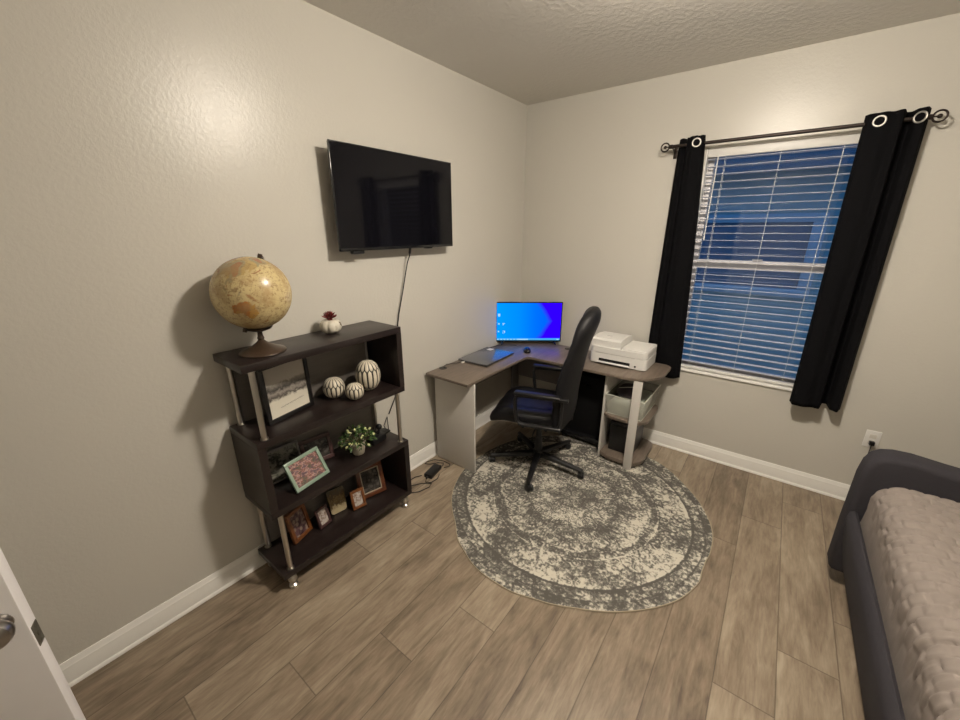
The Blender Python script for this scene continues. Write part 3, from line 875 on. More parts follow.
P_CAT = photo_mat('brown_cream_photo', [(0.0, (0.50, 0.42, 0.26)), (0.28, (0.42, 0.34, 0.20)), (0.40, (0.12, 0.08, 0.035)), (0.60, (0.22, 0.15, 0.06)), (0.72, (0.10, 0.065, 0.03)), (1.0, (0.09, 0.075, 0.05))], 6, 0.9, z_bands=0.9)
frame('picture_frame', 'grey frame with a green-grey photo half hidden behind the pale green frame', 0.100, -2.480, 0.4905, -0.05, 0.18, 0.185, 0.180, 0.012, M_FSILV, P_GRN, 0.014)
frame('picture_frame', 'dark brown frame leaning at the back of the middle shelf left of the plant', 0.100, -2.290, 0.4905, -0.12, 0.28, 0.175, 0.150, 0.022, M_FMAU, P_DRK, 0.016)
frame('picture_frame', 'pale green wooden frame with a group photo leaning far back on the middle shelf', 0.250, -2.415, 0.4905, 0.174, 0.50, 0.206, 0.160, 0.018, M_FTEAL, P_TEAL, 0.014)
frame('picture_frame', 'orange-brown frame with a portrait at the left end of the bottom shelf', 0.145, -2.468, 0.1205, 0.327, 0.20, 0.130, 0.178, 0.020, M_FORG, P_POR, 0.020)
frame('picture_frame', 'small dark frame with a pale photo on the bottom shelf beside the frameless print', 0.165, -2.344, 0.1205, 0.174, 0.27, 0.082, 0.116, 0.014, M_FMAU, P_LGT, 0.014)
frame('picture_frame', 'small orange-brown frame with a pale portrait standing before the larger brown frame', 0.195, -2.134, 0.1205, -0.172, 0.27, 0.086, 0.118, 0.016, M_FORG, P_LGT, 0.014)
frame('picture_frame', 'larger reddish-brown frame with a pale inner lip at the right of the bottom shelf', 0.168, -2.008, 0.1205, -0.228, 0.29, 0.176, 0.205, 0.026, M_FRED, P_DRK, 0.020, inner=mat('pale_lip', (0.52, 0.46, 0.36, 1), 0.3, 0.4))
# frameless print with soft rounded corners
t = thing('photo_print', 'frameless brown and cream print with rounded corners in the middle of the bottom shelf', 'picture', (0.125, -2.234, 0.1230), -0.13)
pts = []
for cx, cy, a0 in ((0.033, 0.018, -90), (0.036, 0.140, 0), (-0.036, 0.142, 90), (-0.030, 0.018, 180)):
    for i in range(6):
        a = math.radians(a0 + 90 * i / 5)
        pts.append((cx + 0.017 * math.cos(a), cy + 0.017 * math.sin(a)))
MB().prism(pts, -0.012, 0, 0.002, axis='x', M=RY(-0.17)).build('print', P_CAT, t)
MB().box((-0.045, -0.012, 0.0), (-0.040, 0.012, 0.003)).tube([(-0.03, 0, 0.10), (-0.043, 0, 0.002)], 0.002, 6).build('easel_back', M_BLACKP, t)

# ------------------------------------------------------------------ potted plant on the middle shelf
pl = thing('potted_plant', 'leafy green plant with cream buds in a small whitish pot on the middle shelf', 'plant', (0.185, -2.095, 0.4905))
pl.scale = (1.12, 1.12, 1.10)
MB().lathe([(0, 0), (0.027, 0), (0.030, 0.004), (0.038, 0.05), (0.041, 0.062), (0.036, 0.062), (0.034, 0.054), (0, 0.052)], seg=32).build('pot', mat('whitewashed_pot', (0.46, 0.42, 0.33, 1), 0.7, var=0.25, vscale=50), pl)
rnd = random.Random(3)
m = MB(); ms = MB()
for i in range(120):
    th = rnd.uniform(0, 2 * PI); el = math.asin(rnd.uniform(-0.25, 1))
    R_ = rnd.uniform(0.045, 0.088)
    dr = Vector((math.cos(th) * math.cos(el), math.sin(th) * math.cos(el), math.sin(el)))
    p = Vector((0, 0, 0.085)) + Vector((dr.x * R_, dr.y * R_, dr.z * R_ * 0.78))
    if p.x < -0.14: continue
    if i % 3 == 0: ms.tube([(0, 0, 0.055), Vector((0, 0, 0.075)) + dr * R_ * 0.4, p], 0.0012, 4)
    if i < 34: MB().ell(p + dr * 0.006, (0.0066, 0.0066, 0.0082), 8, M=RZ(th) @ RY(PI / 2 - el)).build('bud', mat('cream_bud', (0.70, 0.72, 0.36, 1), 0.5, var=0.15, vscale=60), pl)
    up = Vector((rnd.uniform(-1, 1), rnd.uniform(-1, 1), rnd.uniform(0.2, 1))).normalized()
    for q in range(2):
        d2 = (dr + Vector((rnd.uniform(-1, 1), rnd.uniform(-1, 1), rnd.uniform(-0.6, 0.8))) * 0.9).normalized()
        L_ = rnd.uniform(0.016, 0.028)
        pts = [p + d2 * L_ * k / 4 - Vector((0, 0, 0.004 * (k / 4) ** 2)) for k in range(5)]
        nn = (up - d2 * up.dot(d2)).normalized()
        leaf_strip(m, pts, lambda sv: 0.0055 * math.sin(PI * min(0.98, sv * 0.9 + 0.08)) + 0.0002, [nn] * 5)
m.build('foliage', mat('green_leaf', (0.045, 0.095, 0.022, 1), 0.5, var=0.5, vscale=50), pl, smooth=0)
ms.build('stems', mat('brown_stem', (0.09, 0.07, 0.03, 1), 0.7), pl)

# small dark camera-like item right of the plant, with its cord
t = thing('webcam', 'small black camera gadget with a round head and looping cord right of the plant', 'camera', (0.160, -1.945, 0.4905), 0.1)
MB().box((-0.035, -0.055, 0), (0.035, 0.055, 0.045), 0.008).box((-0.03, 0.02, 0.043), (0.03, 0.10, 0.03), 0.006).build('body', M_BLACKP, t)
MB().cyl((0, 0.02, 0.04), (0, 0.028, 0.075), 0.008, seg=12).ell((0, 0.03, 0.088), (0.020, 0.018, 0.018), 16).build('head', M_BLACKP, t)
cord_ = MB().tube([(0.155, -1.855, 0.52), (0.115, -1.845, 0.54), (0.085, -1.80, 0.56), (0.040, -1.755, 0.545), (0.016, -1.735, 0.47), (0.014, -1.73, 0.38), (0.030, -1.72, 0.28), (0.04, -1.71, 0.12), (0.06, -1.70, 0.02), (0.10, -1.69, 0.006)], 0.003, 8).build('charging_cord', M_CABLE, t)
cord_.matrix_parent_inverse = (TR(0.160, -1.945, 0.4905) @ RZ(0.1)).inverted()

# power brick and cables on the floor
t = thing('power_adapter', 'black power brick with looping cables on the floor between shelf and desk', 'power adapter', (0.170, -1.475, 0.0), 0.22)
MB().box((-0.033, -0.075, 0.0015), (0.033, 0.075, 0.034), 0.006).build('brick', M_BLACKP, t)
MB().cyl((0, -0.095, 0.016), (0, -0.074, 0.016), 0.007, seg=10).tube(
    [(0, -0.09, 0.016), (0.012, -0.125, 0.006), (0.05, -0.11, 0.004), (0.068, -0.05, 0.004), (0.055, 0.0, 0.004)], 0.003, 8).build('cord', M_BLACKP, t)
M2 = MB().tube([(0.135, -1.560, 0.012), (0.105, -1.600, 0.006), (0.105, -1.66, 0.006), (0.14, -1.72, 0.005), (0.21, -1.75, 0.005), (0.25, -1.70, 0.005), (0.27, -1.62, 0.005), (0.255, -1.58, 0.005), (0.20, -1.62, 0.006), (0.15, -1.70, 0.006), (0.12, -1.78, 0.005)], 0.003, 8).build('floor_cable', M_CABLE)
tag(M2, 'black cable looping on the floor next to the bookshelf end', 'cable')
M2 = MB().tube([(0.200, -1.385, 0.014), (0.215, -1.345, 0.005), (0.20, -1.315, 0.005), (0.13, -1.312, 0.005), (0.06, -1.34, 0.005), (0.040, -1.385, 0.006), (0.032, -1.40, 0.006), (0.04, -1.43, 0.006), (0.075, -1.41, 0.006), (0.11, -1.36, 0.006), (0.15, -1.335, 0.006), (0.17, -1.37, 0.006)], 0.003, 8).build('floor_cable', M_CABLE)
tag(M2, 'black cable looping on the floor at the foot of the desk panel', 'cable')

# ------------------------------------------------------------------ rug
def rug_mat():
    s = NT('distressed_medallion_rug')
    co = s.coords()
    wp = s.n('ShaderNodeTexNoise', None, Vector=co, Scale=5, Detail=2)
    sp = s.n('ShaderNodeSeparateXYZ', None, Vector=co)
    X, Y = sp.outputs[0], sp.outputs[1]
    R_ = s.math('SQRT', s.math('ADD', s.math('MULTIPLY', X, X), s.math('MULTIPLY', Y, Y)))
    th = s.math('ARCTAN2', Y, X)
    Rw = s.math('ADD', R_, s.math('MULTIPLY', s.math('SUBTRACT', wp.outputs[0], 0.5), 0.03))
    # inner field edge with a scalloped eight-fold outline
    sc8 = s.math('MULTIPLY', s.math('COSINE', s.math('MULTIPLY', th, 8)), 0.018)
    Rs = s.math('ADD', Rw, s.math('MULTIPLY', sc8, s.math('LESS_THAN', R_, 0.60)))
    band = s.ramp(Rs, [(0.0, (.62,) * 3), (0.10, (.35,) * 3), (0.15, (.62,) * 3), (0.27, (.52,) * 3), (0.33, (.30,) * 3), (0.36, (.55,) * 3), (0.44, (.60,) * 3),
                       (0.475, (.70,) * 3), (0.49, (.32,) * 3), (0.53, (.34,) * 3), (0.545, (.55,) * 3), (0.60, (.58,) * 3), (0.66, (.57,) * 3), (0.705, (.60,) * 3), (0.715, (.78,) * 3),
                       (0.73, (.16,) * 3), (0.76, (.38,) * 3), (0.79, (.44,) * 3), (0.81, (.28,) * 3), (0.825, (.34,) * 3), (0.84, (.48,) * 3)])
    # polar cells make rosettes and leaves repeat around the bands
    pol = s.n('ShaderNodeCombineXYZ', None, X=s.math('MULTIPLY', th, 0.62), Y=R_, Z=0.0).outputs[0]
    v1 = s.n('ShaderNodeTexVoronoi', {'feature': 'F1'}, Vector=pol, Scale=26.0)
    v2 = s.n('ShaderNodeTexVoronoi', {'feature': 'F2'}, Vector=co, Scale=34.0)
    orn = s.math('SINE', s.math('MULTIPLY', v1.outputs[0], 11.0))
    orn2 = s.math('SINE', s.math('ADD', s.math('MULTIPLY', v2.outputs[0], 13.0), s.math('MULTIPLY', th, 8.0)))
    big = s.noise(co, 3.6, 3, 0.55, 0.7)
    mid = s.noise(co, 13, 4, 0.6, 1.2)
    fine = s.noise(s.mapping(co, scale=(1.7, 1, 1)), 55, 3, 0.65, 0.8)
    streak = s.noise(s.mapping(co, scale=(1.0, 8.0, 1.0), rot=(0, 0, 0.12)), 8, 3, 0.6)
    f = s.math('MULTIPLY', s.math('SUBTRACT', band, 0.5), 1.25)
    f = s.math('ADD', f, s.math('MULTIPLY', s.math('SUBTRACT', big, 0.5), 1.5))
    f = s.math('ADD', f, s.math('MULTIPLY', s.math('SUBTRACT', mid, 0.5), 1.25))
    f = s.math('ADD', f, s.math('MULTIPLY', s.math('SUBTRACT', fine, 0.5), 1.3))
    f = s.math('ADD', f, s.math('MULTIPLY', orn, 0.20))
    f = s.math('ADD', f, s.math('MULTIPLY', orn2, 0.14))
    patch = s.math('SINE', s.math('ADD', s.math('MULTIPLY', th, 7.0), s.math('MULTIPLY', s.noise(co, 5.5, 3), 9.0)))
    inb = s.math('MULTIPLY', s.math('GREATER_THAN', R_, 0.545), s.math('LESS_THAN', R_, 0.725))
    f = s.math('ADD', f, s.math('MULTIPLY', s.math('MULTIPLY', patch, inb), 0.22))
    dots = s.n('ShaderNodeTexVoronoi', {'feature': 'F1'}, Vector=co, Scale=48.0)
    f = s.math('SUBTRACT', f, s.math('MULTIPLY', s.math('LESS_THAN', dots.outputs[0], 0.28), 0.20))
    f = s.math('ADD', f, s.math('MULTIPLY', s.math('SUBTRACT', streak, 0.5), 0.9))
    ve = s.n('ShaderNodeTexVoronoi', {'feature': 'DISTANCE_TO_EDGE'}, Vector=s.n('ShaderNodeVectorMath', {'operation': 'ADD'}, i0=co, i1=s.n('ShaderNodeVectorMath', {'operation': 'SCALE'}, i0=s.n('ShaderNodeTexNoise', None, Vector=co, Scale=14.0, Detail=2.0).outputs[1], Scale=0.045).outputs[0]).outputs[0], Scale=15.0)
    f = s.math('SUBTRACT', f, s.math('MULTIPLY', s.math('LESS_THAN', ve.outputs[0], 0.075), 0.24))
    for rr_, ww_, aa_ in ((0.735, 0.005, -0.35), (0.722, 0.004, 0.3), (0.540, 0.004, 0.3), (0.487, 0.004, 0.25), (0.800, 0.004, -0.25), (0.30, 0.004, -0.2)):
        f = s.math('ADD', f, s.math('MULTIPLY', s.math('LESS_THAN', s.math('ABSOLUTE', s.math('SUBTRACT', Rw if rr_ < 0.7 else R_, rr_)), ww_), aa_))
    f = s.math('ADD', f, 0.50, clamp=True)
    c = s.ramp(f, [(0.0, (0.092, 0.087, 0.077)), (0.36, (0.165, 0.157, 0.139)), (0.54, (0.260, 0.245, 0.212)), (0.70, (0.42, 0.395, 0.335)), (0.92, (0.56, 0.53, 0.45))])
    s.p(Base_Color=c, Roughness=0.95, Specular_IOR_Level=0.1)
    s.bump(fine, 0.5, 0.002)
    return s.m
RC = (1.130, -1.100)
RTAB = [(0, .830), (15, .841), (25, .842), (42, .844), (65, .875), (90, .86), (130, .84), (180, .815), (200, .825), (216, .830), (233, .826), (247, .862), (260, .882), (273, .876), (284, .856), (297, .843), (310, .846), (332, .855), (343, .850), (350, .828), (355, .822), (360, .830)]
def rrad(a):
    a %= 360
    for (a0, r0_), (a1, r1_) in zip(RTAB, RTAB[1:]):
        if a0 <= a <= a1:
            t_ = (a - a0) / (a1 - a0); t_ = t_ * t_ * (3 - 2 * t_)
            return r0_ + (r1_ - r0_) * t_
m = MB()
NR = 180
def rz_(a, fr):
    lift = 0.010 * math.exp(-(((a + 180 - 352) % 360 - 180) / 9.0) ** 2)
    return lift * max(0, (fr - 0.93) / 0.07)
prev = None
rings = []
for fr in (0.0, 0.3, 0.6, 0.85, 0.93, 0.965, 0.985, 1.0, 1.0):
    if fr == 0: rings.append([m.bm.verts.new((0, 0, 0.006))]); continue
    last = len(rings) == 8
    ring = []
    for k in range(NR):
        a = 360 * k / NR; r = rrad(a) * fr
        z = (0.0005 if last else (0.006 if fr < 1 else 0.0045)) + rz_(a, fr)
        ring.append(m.bm.verts.new((r * math.cos(math.radians(a)), r * math.sin(math.radians(a)), z)))
    rings.append(ring)
for A, B in zip(rings, rings[1:]):
    for k in range(NR):
        k2 = (k + 1) % NR
        if len(A) == 1: m.bm.faces.new((A[0], B[k], B[k2]))
        else: m.bm.faces.new((A[k], B[k], B[k2], A[k2]))
bmesh.ops.recalc_face_normals(m.bm, faces=m.bm.faces[:])
rug = thing('round_rug', 'round distressed grey and cream medallion rug on the plank floor under the desk chair', 'rug', (RC[0], RC[1], 0))
m.build('pile', rug_mat(), rug)
m = MB()
m.tube([((rrad(360 * k / NR) + 0.001) * math.cos(2 * PI * k / NR), (rrad(360 * k / NR) + 0.001) * math.sin(2 * PI * k / NR), 0.0036 + rz_(360 * k / NR, 1.0)) for k in range(NR)], 0.0036, 6, closed=True)
m.build('edge_binding', mat('taupe_binding', (0.33, 0.28, 0.20, 1), 0.9), rug)

# ------------------------------------------------------------------ corner desk
dk = thing('corner_desk', 'L-shaped corner desk with weathered oak top, pale grey panels and open end shelves', 'desk', (0, 0, 0))
DZ0, DZ1 = 0.722, 0.742
BK = -0.086
pts = [(0.022, -1.358), (0.420, -1.358), (0.420, -0.60), (0.430, -0.575), (0.455, -0.565), (1.20, -0.565)]
for i in range(1, 13):
    a = -PI / 2 + PI / 2 * i / 12
    pts.append((1.20 + 0.245 * math.cos(a), -0.315 + 0.250 * math.sin(a)))
pts += [(1.445, -0.155)]
for i in range(1, 7):
    a = PI / 2 * i / 6
    pts.append((1.375 + 0.07 * math.cos(a), -0.155 + 0.069 * math.sin(a)))
pts += [(0.022, BK)]
MB().prism(pts, DZ0, DZ1, 0.002).build('desktop', M_DESKW, dk)
for gx, gy in ((0.055, -1.205), (0.600, -0.160)):
    MB().cyl((gx, gy, DZ1 - 0.002), (gx, gy, DZ1 + 0.0025), 0.030, seg=28).build('cable_grommet', M_GLOSSB, dk)
B0 = 0.0068
MB().box((0.045, -1.290, B0), (0.424, -1.274, DZ0), 0.001).build('side_panel', M_DESKP, dk)
MB().box((1.072, -0.505, B0), (1.088, -0.090, DZ0), 0.001).build('side_panel', M_DESKP, dk)
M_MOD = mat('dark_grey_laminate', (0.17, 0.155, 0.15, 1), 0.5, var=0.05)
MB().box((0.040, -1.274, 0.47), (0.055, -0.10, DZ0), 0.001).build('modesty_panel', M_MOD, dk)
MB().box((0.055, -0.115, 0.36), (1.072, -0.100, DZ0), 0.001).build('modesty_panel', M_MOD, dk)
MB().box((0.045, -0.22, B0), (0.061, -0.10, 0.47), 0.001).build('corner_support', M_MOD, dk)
MB().box((1.291, -0.553, B0), (1.351, -0.537, DZ0), 0.001).build('post', M_DESKP, dk)
def qshelf(z0, z1):
    p = [(1.088, -0.500), (1.16, -0.536), (1.351, -0.536)]
    for i in range(0, 9):
        a = -PI / 3.2 + PI / 3.2 * i / 8
        p.append((1.290 + 0.115 * math.cos(a), -0.41 + 0.13 * math.sin(a)))
    p += [(1.405, -0.17), (1.385, -0.115), (1.34, -0.09), (1.088, -0.088)]
    MB().prism(p, z0, z1, 0.001).build('shelf', M_DESKW, dk, smooth=25)
qshelf(0.375, 0.397); qshelf(0.028, 0.058)

# plastic bin with papers
s = NT('clear_bin_plastic')
s.p(Base_Color=(0.60, 0.60, 0.52, 1), Roughness=0.3, Alpha=0.36)
M_BIN = s.m
t = thing('storage_bin', 'translucent plastic bin of papers on the middle end shelf of the desk', 'storage bin', (1.235, -0.298, 0.3975))
m = MB()
wx0, wy0, wx1, wy1, hb = 0.125, 0.195, 0.142, 0.220, 0.165
for sx in (-1, 1):
    m.bm.faces.new([m.bm.verts.new(p) for p in ((sx * wx0, -wy0, 0.002), (sx * wx0, wy0, 0.002), (sx * wx1, wy1, hb), (sx * wx1, -wy1, hb))])
    m.bm.faces.new([m.bm.verts.new(p) for p in ((-wx0, sx * wy0, 0.002), (wx0, sx * wy0, 0.002), (wx1, sx * wy1, hb), (-wx1, sx * wy1, hb))])
m.bm.faces.new([m.bm.verts.new(p) for p in ((-wx0, -wy0, 0.002), (wx0, -wy0, 0.002), (wx0, wy0, 0.002), (-wx0, wy0, 0.002))])
bmesh.ops.remove_doubles(m.bm, verts=m.bm.verts[:], dist=0.0005)
bmesh.ops.recalc_face_normals(m.bm, faces=m.bm.faces[:])
o = m.build('tub', M_BIN, t)
md = o.modifiers.new('thick', 'SOLIDIFY'); md.thickness = 0.003; md.offset = 1
m = MB()
m.tube([(-wx1, -wy1, hb), (wx1, -wy1, hb), (wx1, wy1, hb), (-wx1, wy1, hb)], 0.005, 6, closed=True)
m.tube([(-wx0, -wy0, 0.006), (wx0, -wy0, 0.006), (wx0, wy0, 0.006), (-wx0, wy0, 0.006)], 0.0045, 6, closed=True)
m.build('rim', mat('pale_bin_rim', (0.62, 0.63, 0.55, 1), 0.4), t)
m = MB()
for i in range(9):
    m.box((-0.105 + 0.003 * (i % 3), -0.17, 0.008 + i * 0.012), (0.10 - 0.004 * (i % 2), 0.16, 0.018 + i * 0.012), M=RZ(0.02 * ((i * 7) % 5 - 2)))
m.build('papers', mat('mixed_papers', (0.42, 0.46, 0.38, 1), 0.8, var=0.35, vscale=18), t)
t = thing('fabric_pouch', 'small dark pouch lying on top of the papers in the plastic bin', 'pouch', (1.21, -0.32, 0.515), 0.1)
MB().ell((0, 0, 0.035), (0.085, 0.12, 0.035), 24, power=0.75).build('bag', mat('dark_violet_cloth', (0.06, 0.05, 0.06, 1), 0.9, var=0.5, vscale=25), t)
MB().tube([(-0.07, -0.06, 0.068), (0, -0.02, 0.0715), (0.07, 0.03, 0.068)], 0.0025, 6).build('zip', M_CHROME, t)
t = thing('paper_shredder', 'black box-shaped device standing on the lowest end shelf of the desk', 'device', (1.225, -0.28, 0.0585))
MB().prism([(-0.095, -0.155), (0.095, -0.155), (0.085, 0.15), (-0.085, 0.15)], 0, 0.225, 0.010).build('body', M_BLACKP, t)
MB().box((-0.1, -0.16, 0.225), (0.1, 0.155, 0.262), 0.012).box((-0.075, -0.02, 0.26), (0.075, 0.0, 0.264), 0.001).build('lid', M_GLOSSB, t)

# black cabinet under the right wing
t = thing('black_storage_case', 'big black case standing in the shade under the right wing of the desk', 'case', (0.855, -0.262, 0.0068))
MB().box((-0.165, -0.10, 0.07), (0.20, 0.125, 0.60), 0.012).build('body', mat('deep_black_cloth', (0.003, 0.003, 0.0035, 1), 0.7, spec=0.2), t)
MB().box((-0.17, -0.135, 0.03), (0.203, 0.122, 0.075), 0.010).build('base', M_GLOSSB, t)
for sx in (-0.14, 0.175):
    MB().box((sx - 0.02, -0.12, 0.0), (sx + 0.02, 0.11, 0.032), 0.006).build('foot', M_BLACKP, t)
MB().tube([(-0.04, -0.102, 0.50), (-0.04, -0.115, 0.51), (-0.04, -0.118, 0.53), (0.06, -0.118, 0.53), (0.06, -0.115, 0.51), (0.06, -0.102, 0.50)], 0.005, 8).build('handle', M_GLOSSB, t)

# ------------------------------------------------------------------ monitor
mo = thing('computer_monitor', 'computer monitor with bright blue desktop screen standing across the desk corner', 'monitor', (0.232, -0.237, 0.742), math.atan2(0.6, 0.8))
MW, zb0, zb1 = 0.60, 0.022, 0.388
MB().box((-MW / 2, 0.0, zb0), (MW / 2, 0.018, zb1), 0.003).box((-0.16, 0.016, zb0 + 0.03), (0.16, 0.042, zb0 + 0.22), 0.012).build('housing', M_BLACKP, mo)
m = MB()
for a_, b_ in (((-MW / 2, zb0), (MW / 2, zb0 + 0.014)), ((-MW / 2, zb1 - 0.008), (MW / 2, zb1)), ((-MW / 2, zb0), (-MW / 2 + 0.009, zb1)), ((MW / 2 - 0.009, zb0), (MW / 2, zb1))):
    m.box((a_[0], -0.005, a_[1]), (b_[0], 0.002, b_[1]), 0.001)
m.build('bezel', M_GLOSSB, mo)
s = NT('desktop_wallpaper')
co = s.coords('Generated')
sp = s.n('ShaderNodeSeparateXYZ', None, Vector=co)
gx, gz = sp.outputs[0], sp.outputs[2]
dx = s.math('SUBTRACT', gx, 0.66); dz = s.math('MULTIPLY', s.math('SUBTRACT', gz, 0.52), 0.9)
# light fans out from a window shape on the right
edge = s.math('ADD', s.math('ADD', 0.80, s.math('MULTIPLY', s.math('POWER', s.math('ABSOLUTE', dz), 1.0), -0.42)), s.math('MULTIPLY', s.noise(co, 5, 2), 0.06))
fr = s.math('DIVIDE', s.math('SUBTRACT', gx, edge), 0.10)
fr = s.math('ADD', fr, 0.5, clamp=True)
left = s.ramp(gx, [(0.0, (0.0, 0.108, 0.42)), (0.35, (0.0, 0.086, 0.42)), (0.6, (0.0, 0.055, 0.42)), (0.75, (0.0, 0.044, 0.42))])
c = s.mix(fr, left, (0.010, 0.0, 0.42, 1))
tb = s.math('LESS_THAN', gz, 0.055)
c = s.mix(tb, c, (0.02, 0.13, 0.26, 1))
e = s.n('ShaderNodeEmission', None, Color=c, Strength=SCREEN_STRENGTH)
s.t.links.new(e.outputs[0], s.out.inputs[0])
M_WALLP = s.m
m = MB().box((-MW / 2 + 0.008, -0.0030, zb0 + 0.013), (MW / 2 - 0.008, -0.0010, zb1 - 0.007))
m.mi = 1
M_ICON = emis('icon_glow', (0.15, 0.25, 0.33, 1), SCREEN_STRENGTH * 0.9)
def ic(x, z, w_, h_): m.box((x, -0.0042, z), (x + w_, -0.0030, z + h_))
ic(-0.280, 0.262, 0.020, 0.022); ic(-0.276, 0.256, 0.012, 0.005)
ic(-0.238, 0.190, 0.022, 0.006); ic(-0.236, 0.178, 0.008, 0.012); ic(-0.278, 0.184, 0.014, 0.012)
ic(-0.236, 0.120, 0.022, 0.005); ic(-0.222, 0.104, 0.007, 0.016); ic(-0.236, 0.100, 0.007, 0.010); ic(-0.280, 0.112, 0.012, 0.012)
for k in range(9): ic(-0.285 + k * 0.030, 0.0385, 0.014, 0.009)
ic(-0.10, 0.0385, 0.10, 0.010)
ic(0.262, 0.0385, 0.018, 0.009)
m.build('screen', [M_WALLP, M_ICON], mo, smooth=0)
for sx in (-1, 1):
    m = MB()
    cx = sx * 0.235
    m.tube([(cx, 0.008, zb0 + 0.005), (cx + sx * 0.010, -0.05, 0.0068)], [0.008, 0.006], 8)
    m.tube([(cx, 0.010, zb0 + 0.005), (cx + sx * 0.010, 0.075, 0.0068)], [0.008, 0.006], 8)
    m.build('stand_foot', M_GLOSSB, mo)

# laptop, mouse, cable
lt = thing('laptop', 'closed silver laptop on the left wing of the desk', 'laptop', (0.170, -0.795, 0.742), PI / 2 + 0.03)
MB().box((-0.205, -0.140, 0.0045), (0.205, 0.140, 0.0125), 0.003).build('base', mat('dark_grey_laptop', (0.08, 0.08, 0.085, 1), 0.35, 0.5), lt)
MB().box((-0.205, -0.140, 0.0130), (0.205, 0.140, 0.0195), 0.003).build('lid', mat('silver_lid', (0.28, 0.29, 0.31, 1), 0.24, 0.8), lt)
for sx in (-0.17, 0.17):
    for sy in (-0.11, 0.11): MB().cyl((sx, sy, 0.0002), (sx, sy, 0.006), 0.009, seg=12).build('rubber_foot', M_BLACKP, lt)
MB().cyl((-0.12, 0.138, 0.011), (0.12, 0.138, 0.011), 0.0055, seg=12).build('hinge', M_BLACKP, lt)
MB().box((0.13, 0.05, 0.0194), (0.185, 0.095, 0.0199), 0.0001).build('sticker', M_PLASTIC_W, lt)
ms_ = thing('computer_mouse', 'black computer mouse near the inner corner of the desk', 'mouse', (0.352, -0.452, 0.742), 0.6)
MB().ell((0, 0, 0.004), (0.032, 0.056, 0.033), 24, power=0.85).build('shell', M_GLOSSB, ms_)
MB().cyl((-0.003, -0.026, 0.0325), (0.003, -0.026, 0.0325), 0.007, seg=14).build('scroll_wheel', M_BLACKP, ms_)
for f in ms_.children:
    if f.name.startswith('shell'):
        for v in f.data.vertices: v.co.z = max(v.co.z, 0.0005)
t = MB().tube([(0.095, -1.00, 0.752), (0.085, -1.04, 0.750), (0.070, -1.06, 0.746), (0.045, -1.09, 0.746), (0.025, -1.13, 0.746), (0.035, -1.17, 0.746), (0.055, -1.19, 0.748)], 0.0025, 8).build('usb_cable', M_CABLE)
tag(t, 'thin black cable lying on the desk between the laptop and the cable hole', 'cable')
MB().box((0.088, -1.030, 0.7425), (0.104, -1.000, 0.7525), 0.002).build('plug', M_PLASTIC_W, None)
pg = bpy.data.objects['plug'] if 'plug' in bpy.data.objects else None
for o in list(COL.objects):
    if o.name.startswith('plug') and o.parent is None: o.parent = t
t = MB().tube([(0.18, -0.35, 0.7455), (0.10, -0.40, 0.7455), (0.05, -0.47, 0.7455), (0.03, -0.54, 0.7455), (0.028, -0.62, 0.7455)], 0.003, 8).build('monitor_cable', M_CABLE)
tag(t, 'black cable running along the wall side of the desk behind the laptop', 'cable')

# ------------------------------------------------------------------ printer
pr = thing('printer', 'white inkjet printer with document feeder at the right end of the desk', 'printer', (0, 0, 0.742))
px0, px1, py0, py1 = 0.885, 1.318, -0.380, -0.088
hh = 0.140
def rrect(x0, y0, x1, y1, r, n=6):
    p = []
    for cx, cy, a0 in ((x1 - r, y0 + r, -90), (x1 - r, y1 - r, 0), (x0 + r, y1 - r, 90), (x0 + r, y0 + r, 180)):
        for i in range(n + 1):
            a = math.radians(a0 + 90 * i / n); p.append((cx + r * math.cos(a), cy + r * math.sin(a)))
    return p
m = MB()
m.prism(rrect(px0, py0, px1, py1, 0.030), 0.008, 0.090, 0.0015, seg=1)
m.prism(rrect(px0 + 0.002, py0 + 0.002, px1 - 0.002, py1, 0.030), 0.093, hh, 0.002, seg=1)
m.build('body', M_PLASTIC_W, pr, smooth=28)
m = MB()
m.prism(rrect(px0 + 0.235, py0 + 0.010, px1 - 0.004, py1, 0.022), hh + 0.001, hh + 0.010, 0.0015, seg=1)
m.prism(rrect(px0 + 0.245, py0 + 0.022, px1 - 0.016, py1 - 0.02, 0.016), hh + 0.0105, hh + 0.015, 0.0015, seg=1)
m.build('scanner_lid', M_PLASTIC_W, pr, smooth=28)
m = MB()
m.prism([(py0 + 0.012, hh), (py0 + 0.012, hh + 0.050), (py0 + 0.03, hh + 0.062), (py0 + 0.14, hh + 0.070), (py1 - 0.02, hh + 0.056), (py1, hh + 0.03), (py1, hh)], px0 + 0.004, px0 + 0.232, 0.003, axis='x', seg=1)
m.build('document_feeder', M_PLASTIC_W, pr, smooth=28)
MB().box((px0 + 0.03, py0 + 0.04, hh + 0.058), (px0 + 0.20, py0 + 0.043, hh + 0.0645), 0.001).box((px0 + 0.09, py0 + 0.10, hh + 0.062), (px0 + 0.13, py0 + 0.112, hh + 0.0695)).build('feeder_groove', M_PLASTIC_G, pr)
MB().box((px0 + 0.075, py0 - 0.0015, 0.026), (px0 + 0.315, py0 + 0.03, 0.048), 0.001).build('output_slot', M_GLOSSB, pr)
MB().box((px0 + 0.07, py0 - 0.024, 0.019), (px0 + 0.31, py0 + 0.03, 0.026), 0.002).build('paper_tray', mat('bright_white_plastic', (0.85, 0.84, 0.82, 1), 0.3, var=0.01), pr)
MB().box((px0 + 0.045, py0 - 0.001, 0.0895), (px0 + 0.345, py0 + 0.004, 0.0925)).build('seam', M_PLASTIC_G, pr)
MB().cyl((px0 + 0.355, py0 - 0.002, 0.030), (px0 + 0.355, py0 + 0.004, 0.030), 0.007, seg=16).build('power_button', M_GLOSSB, pr)
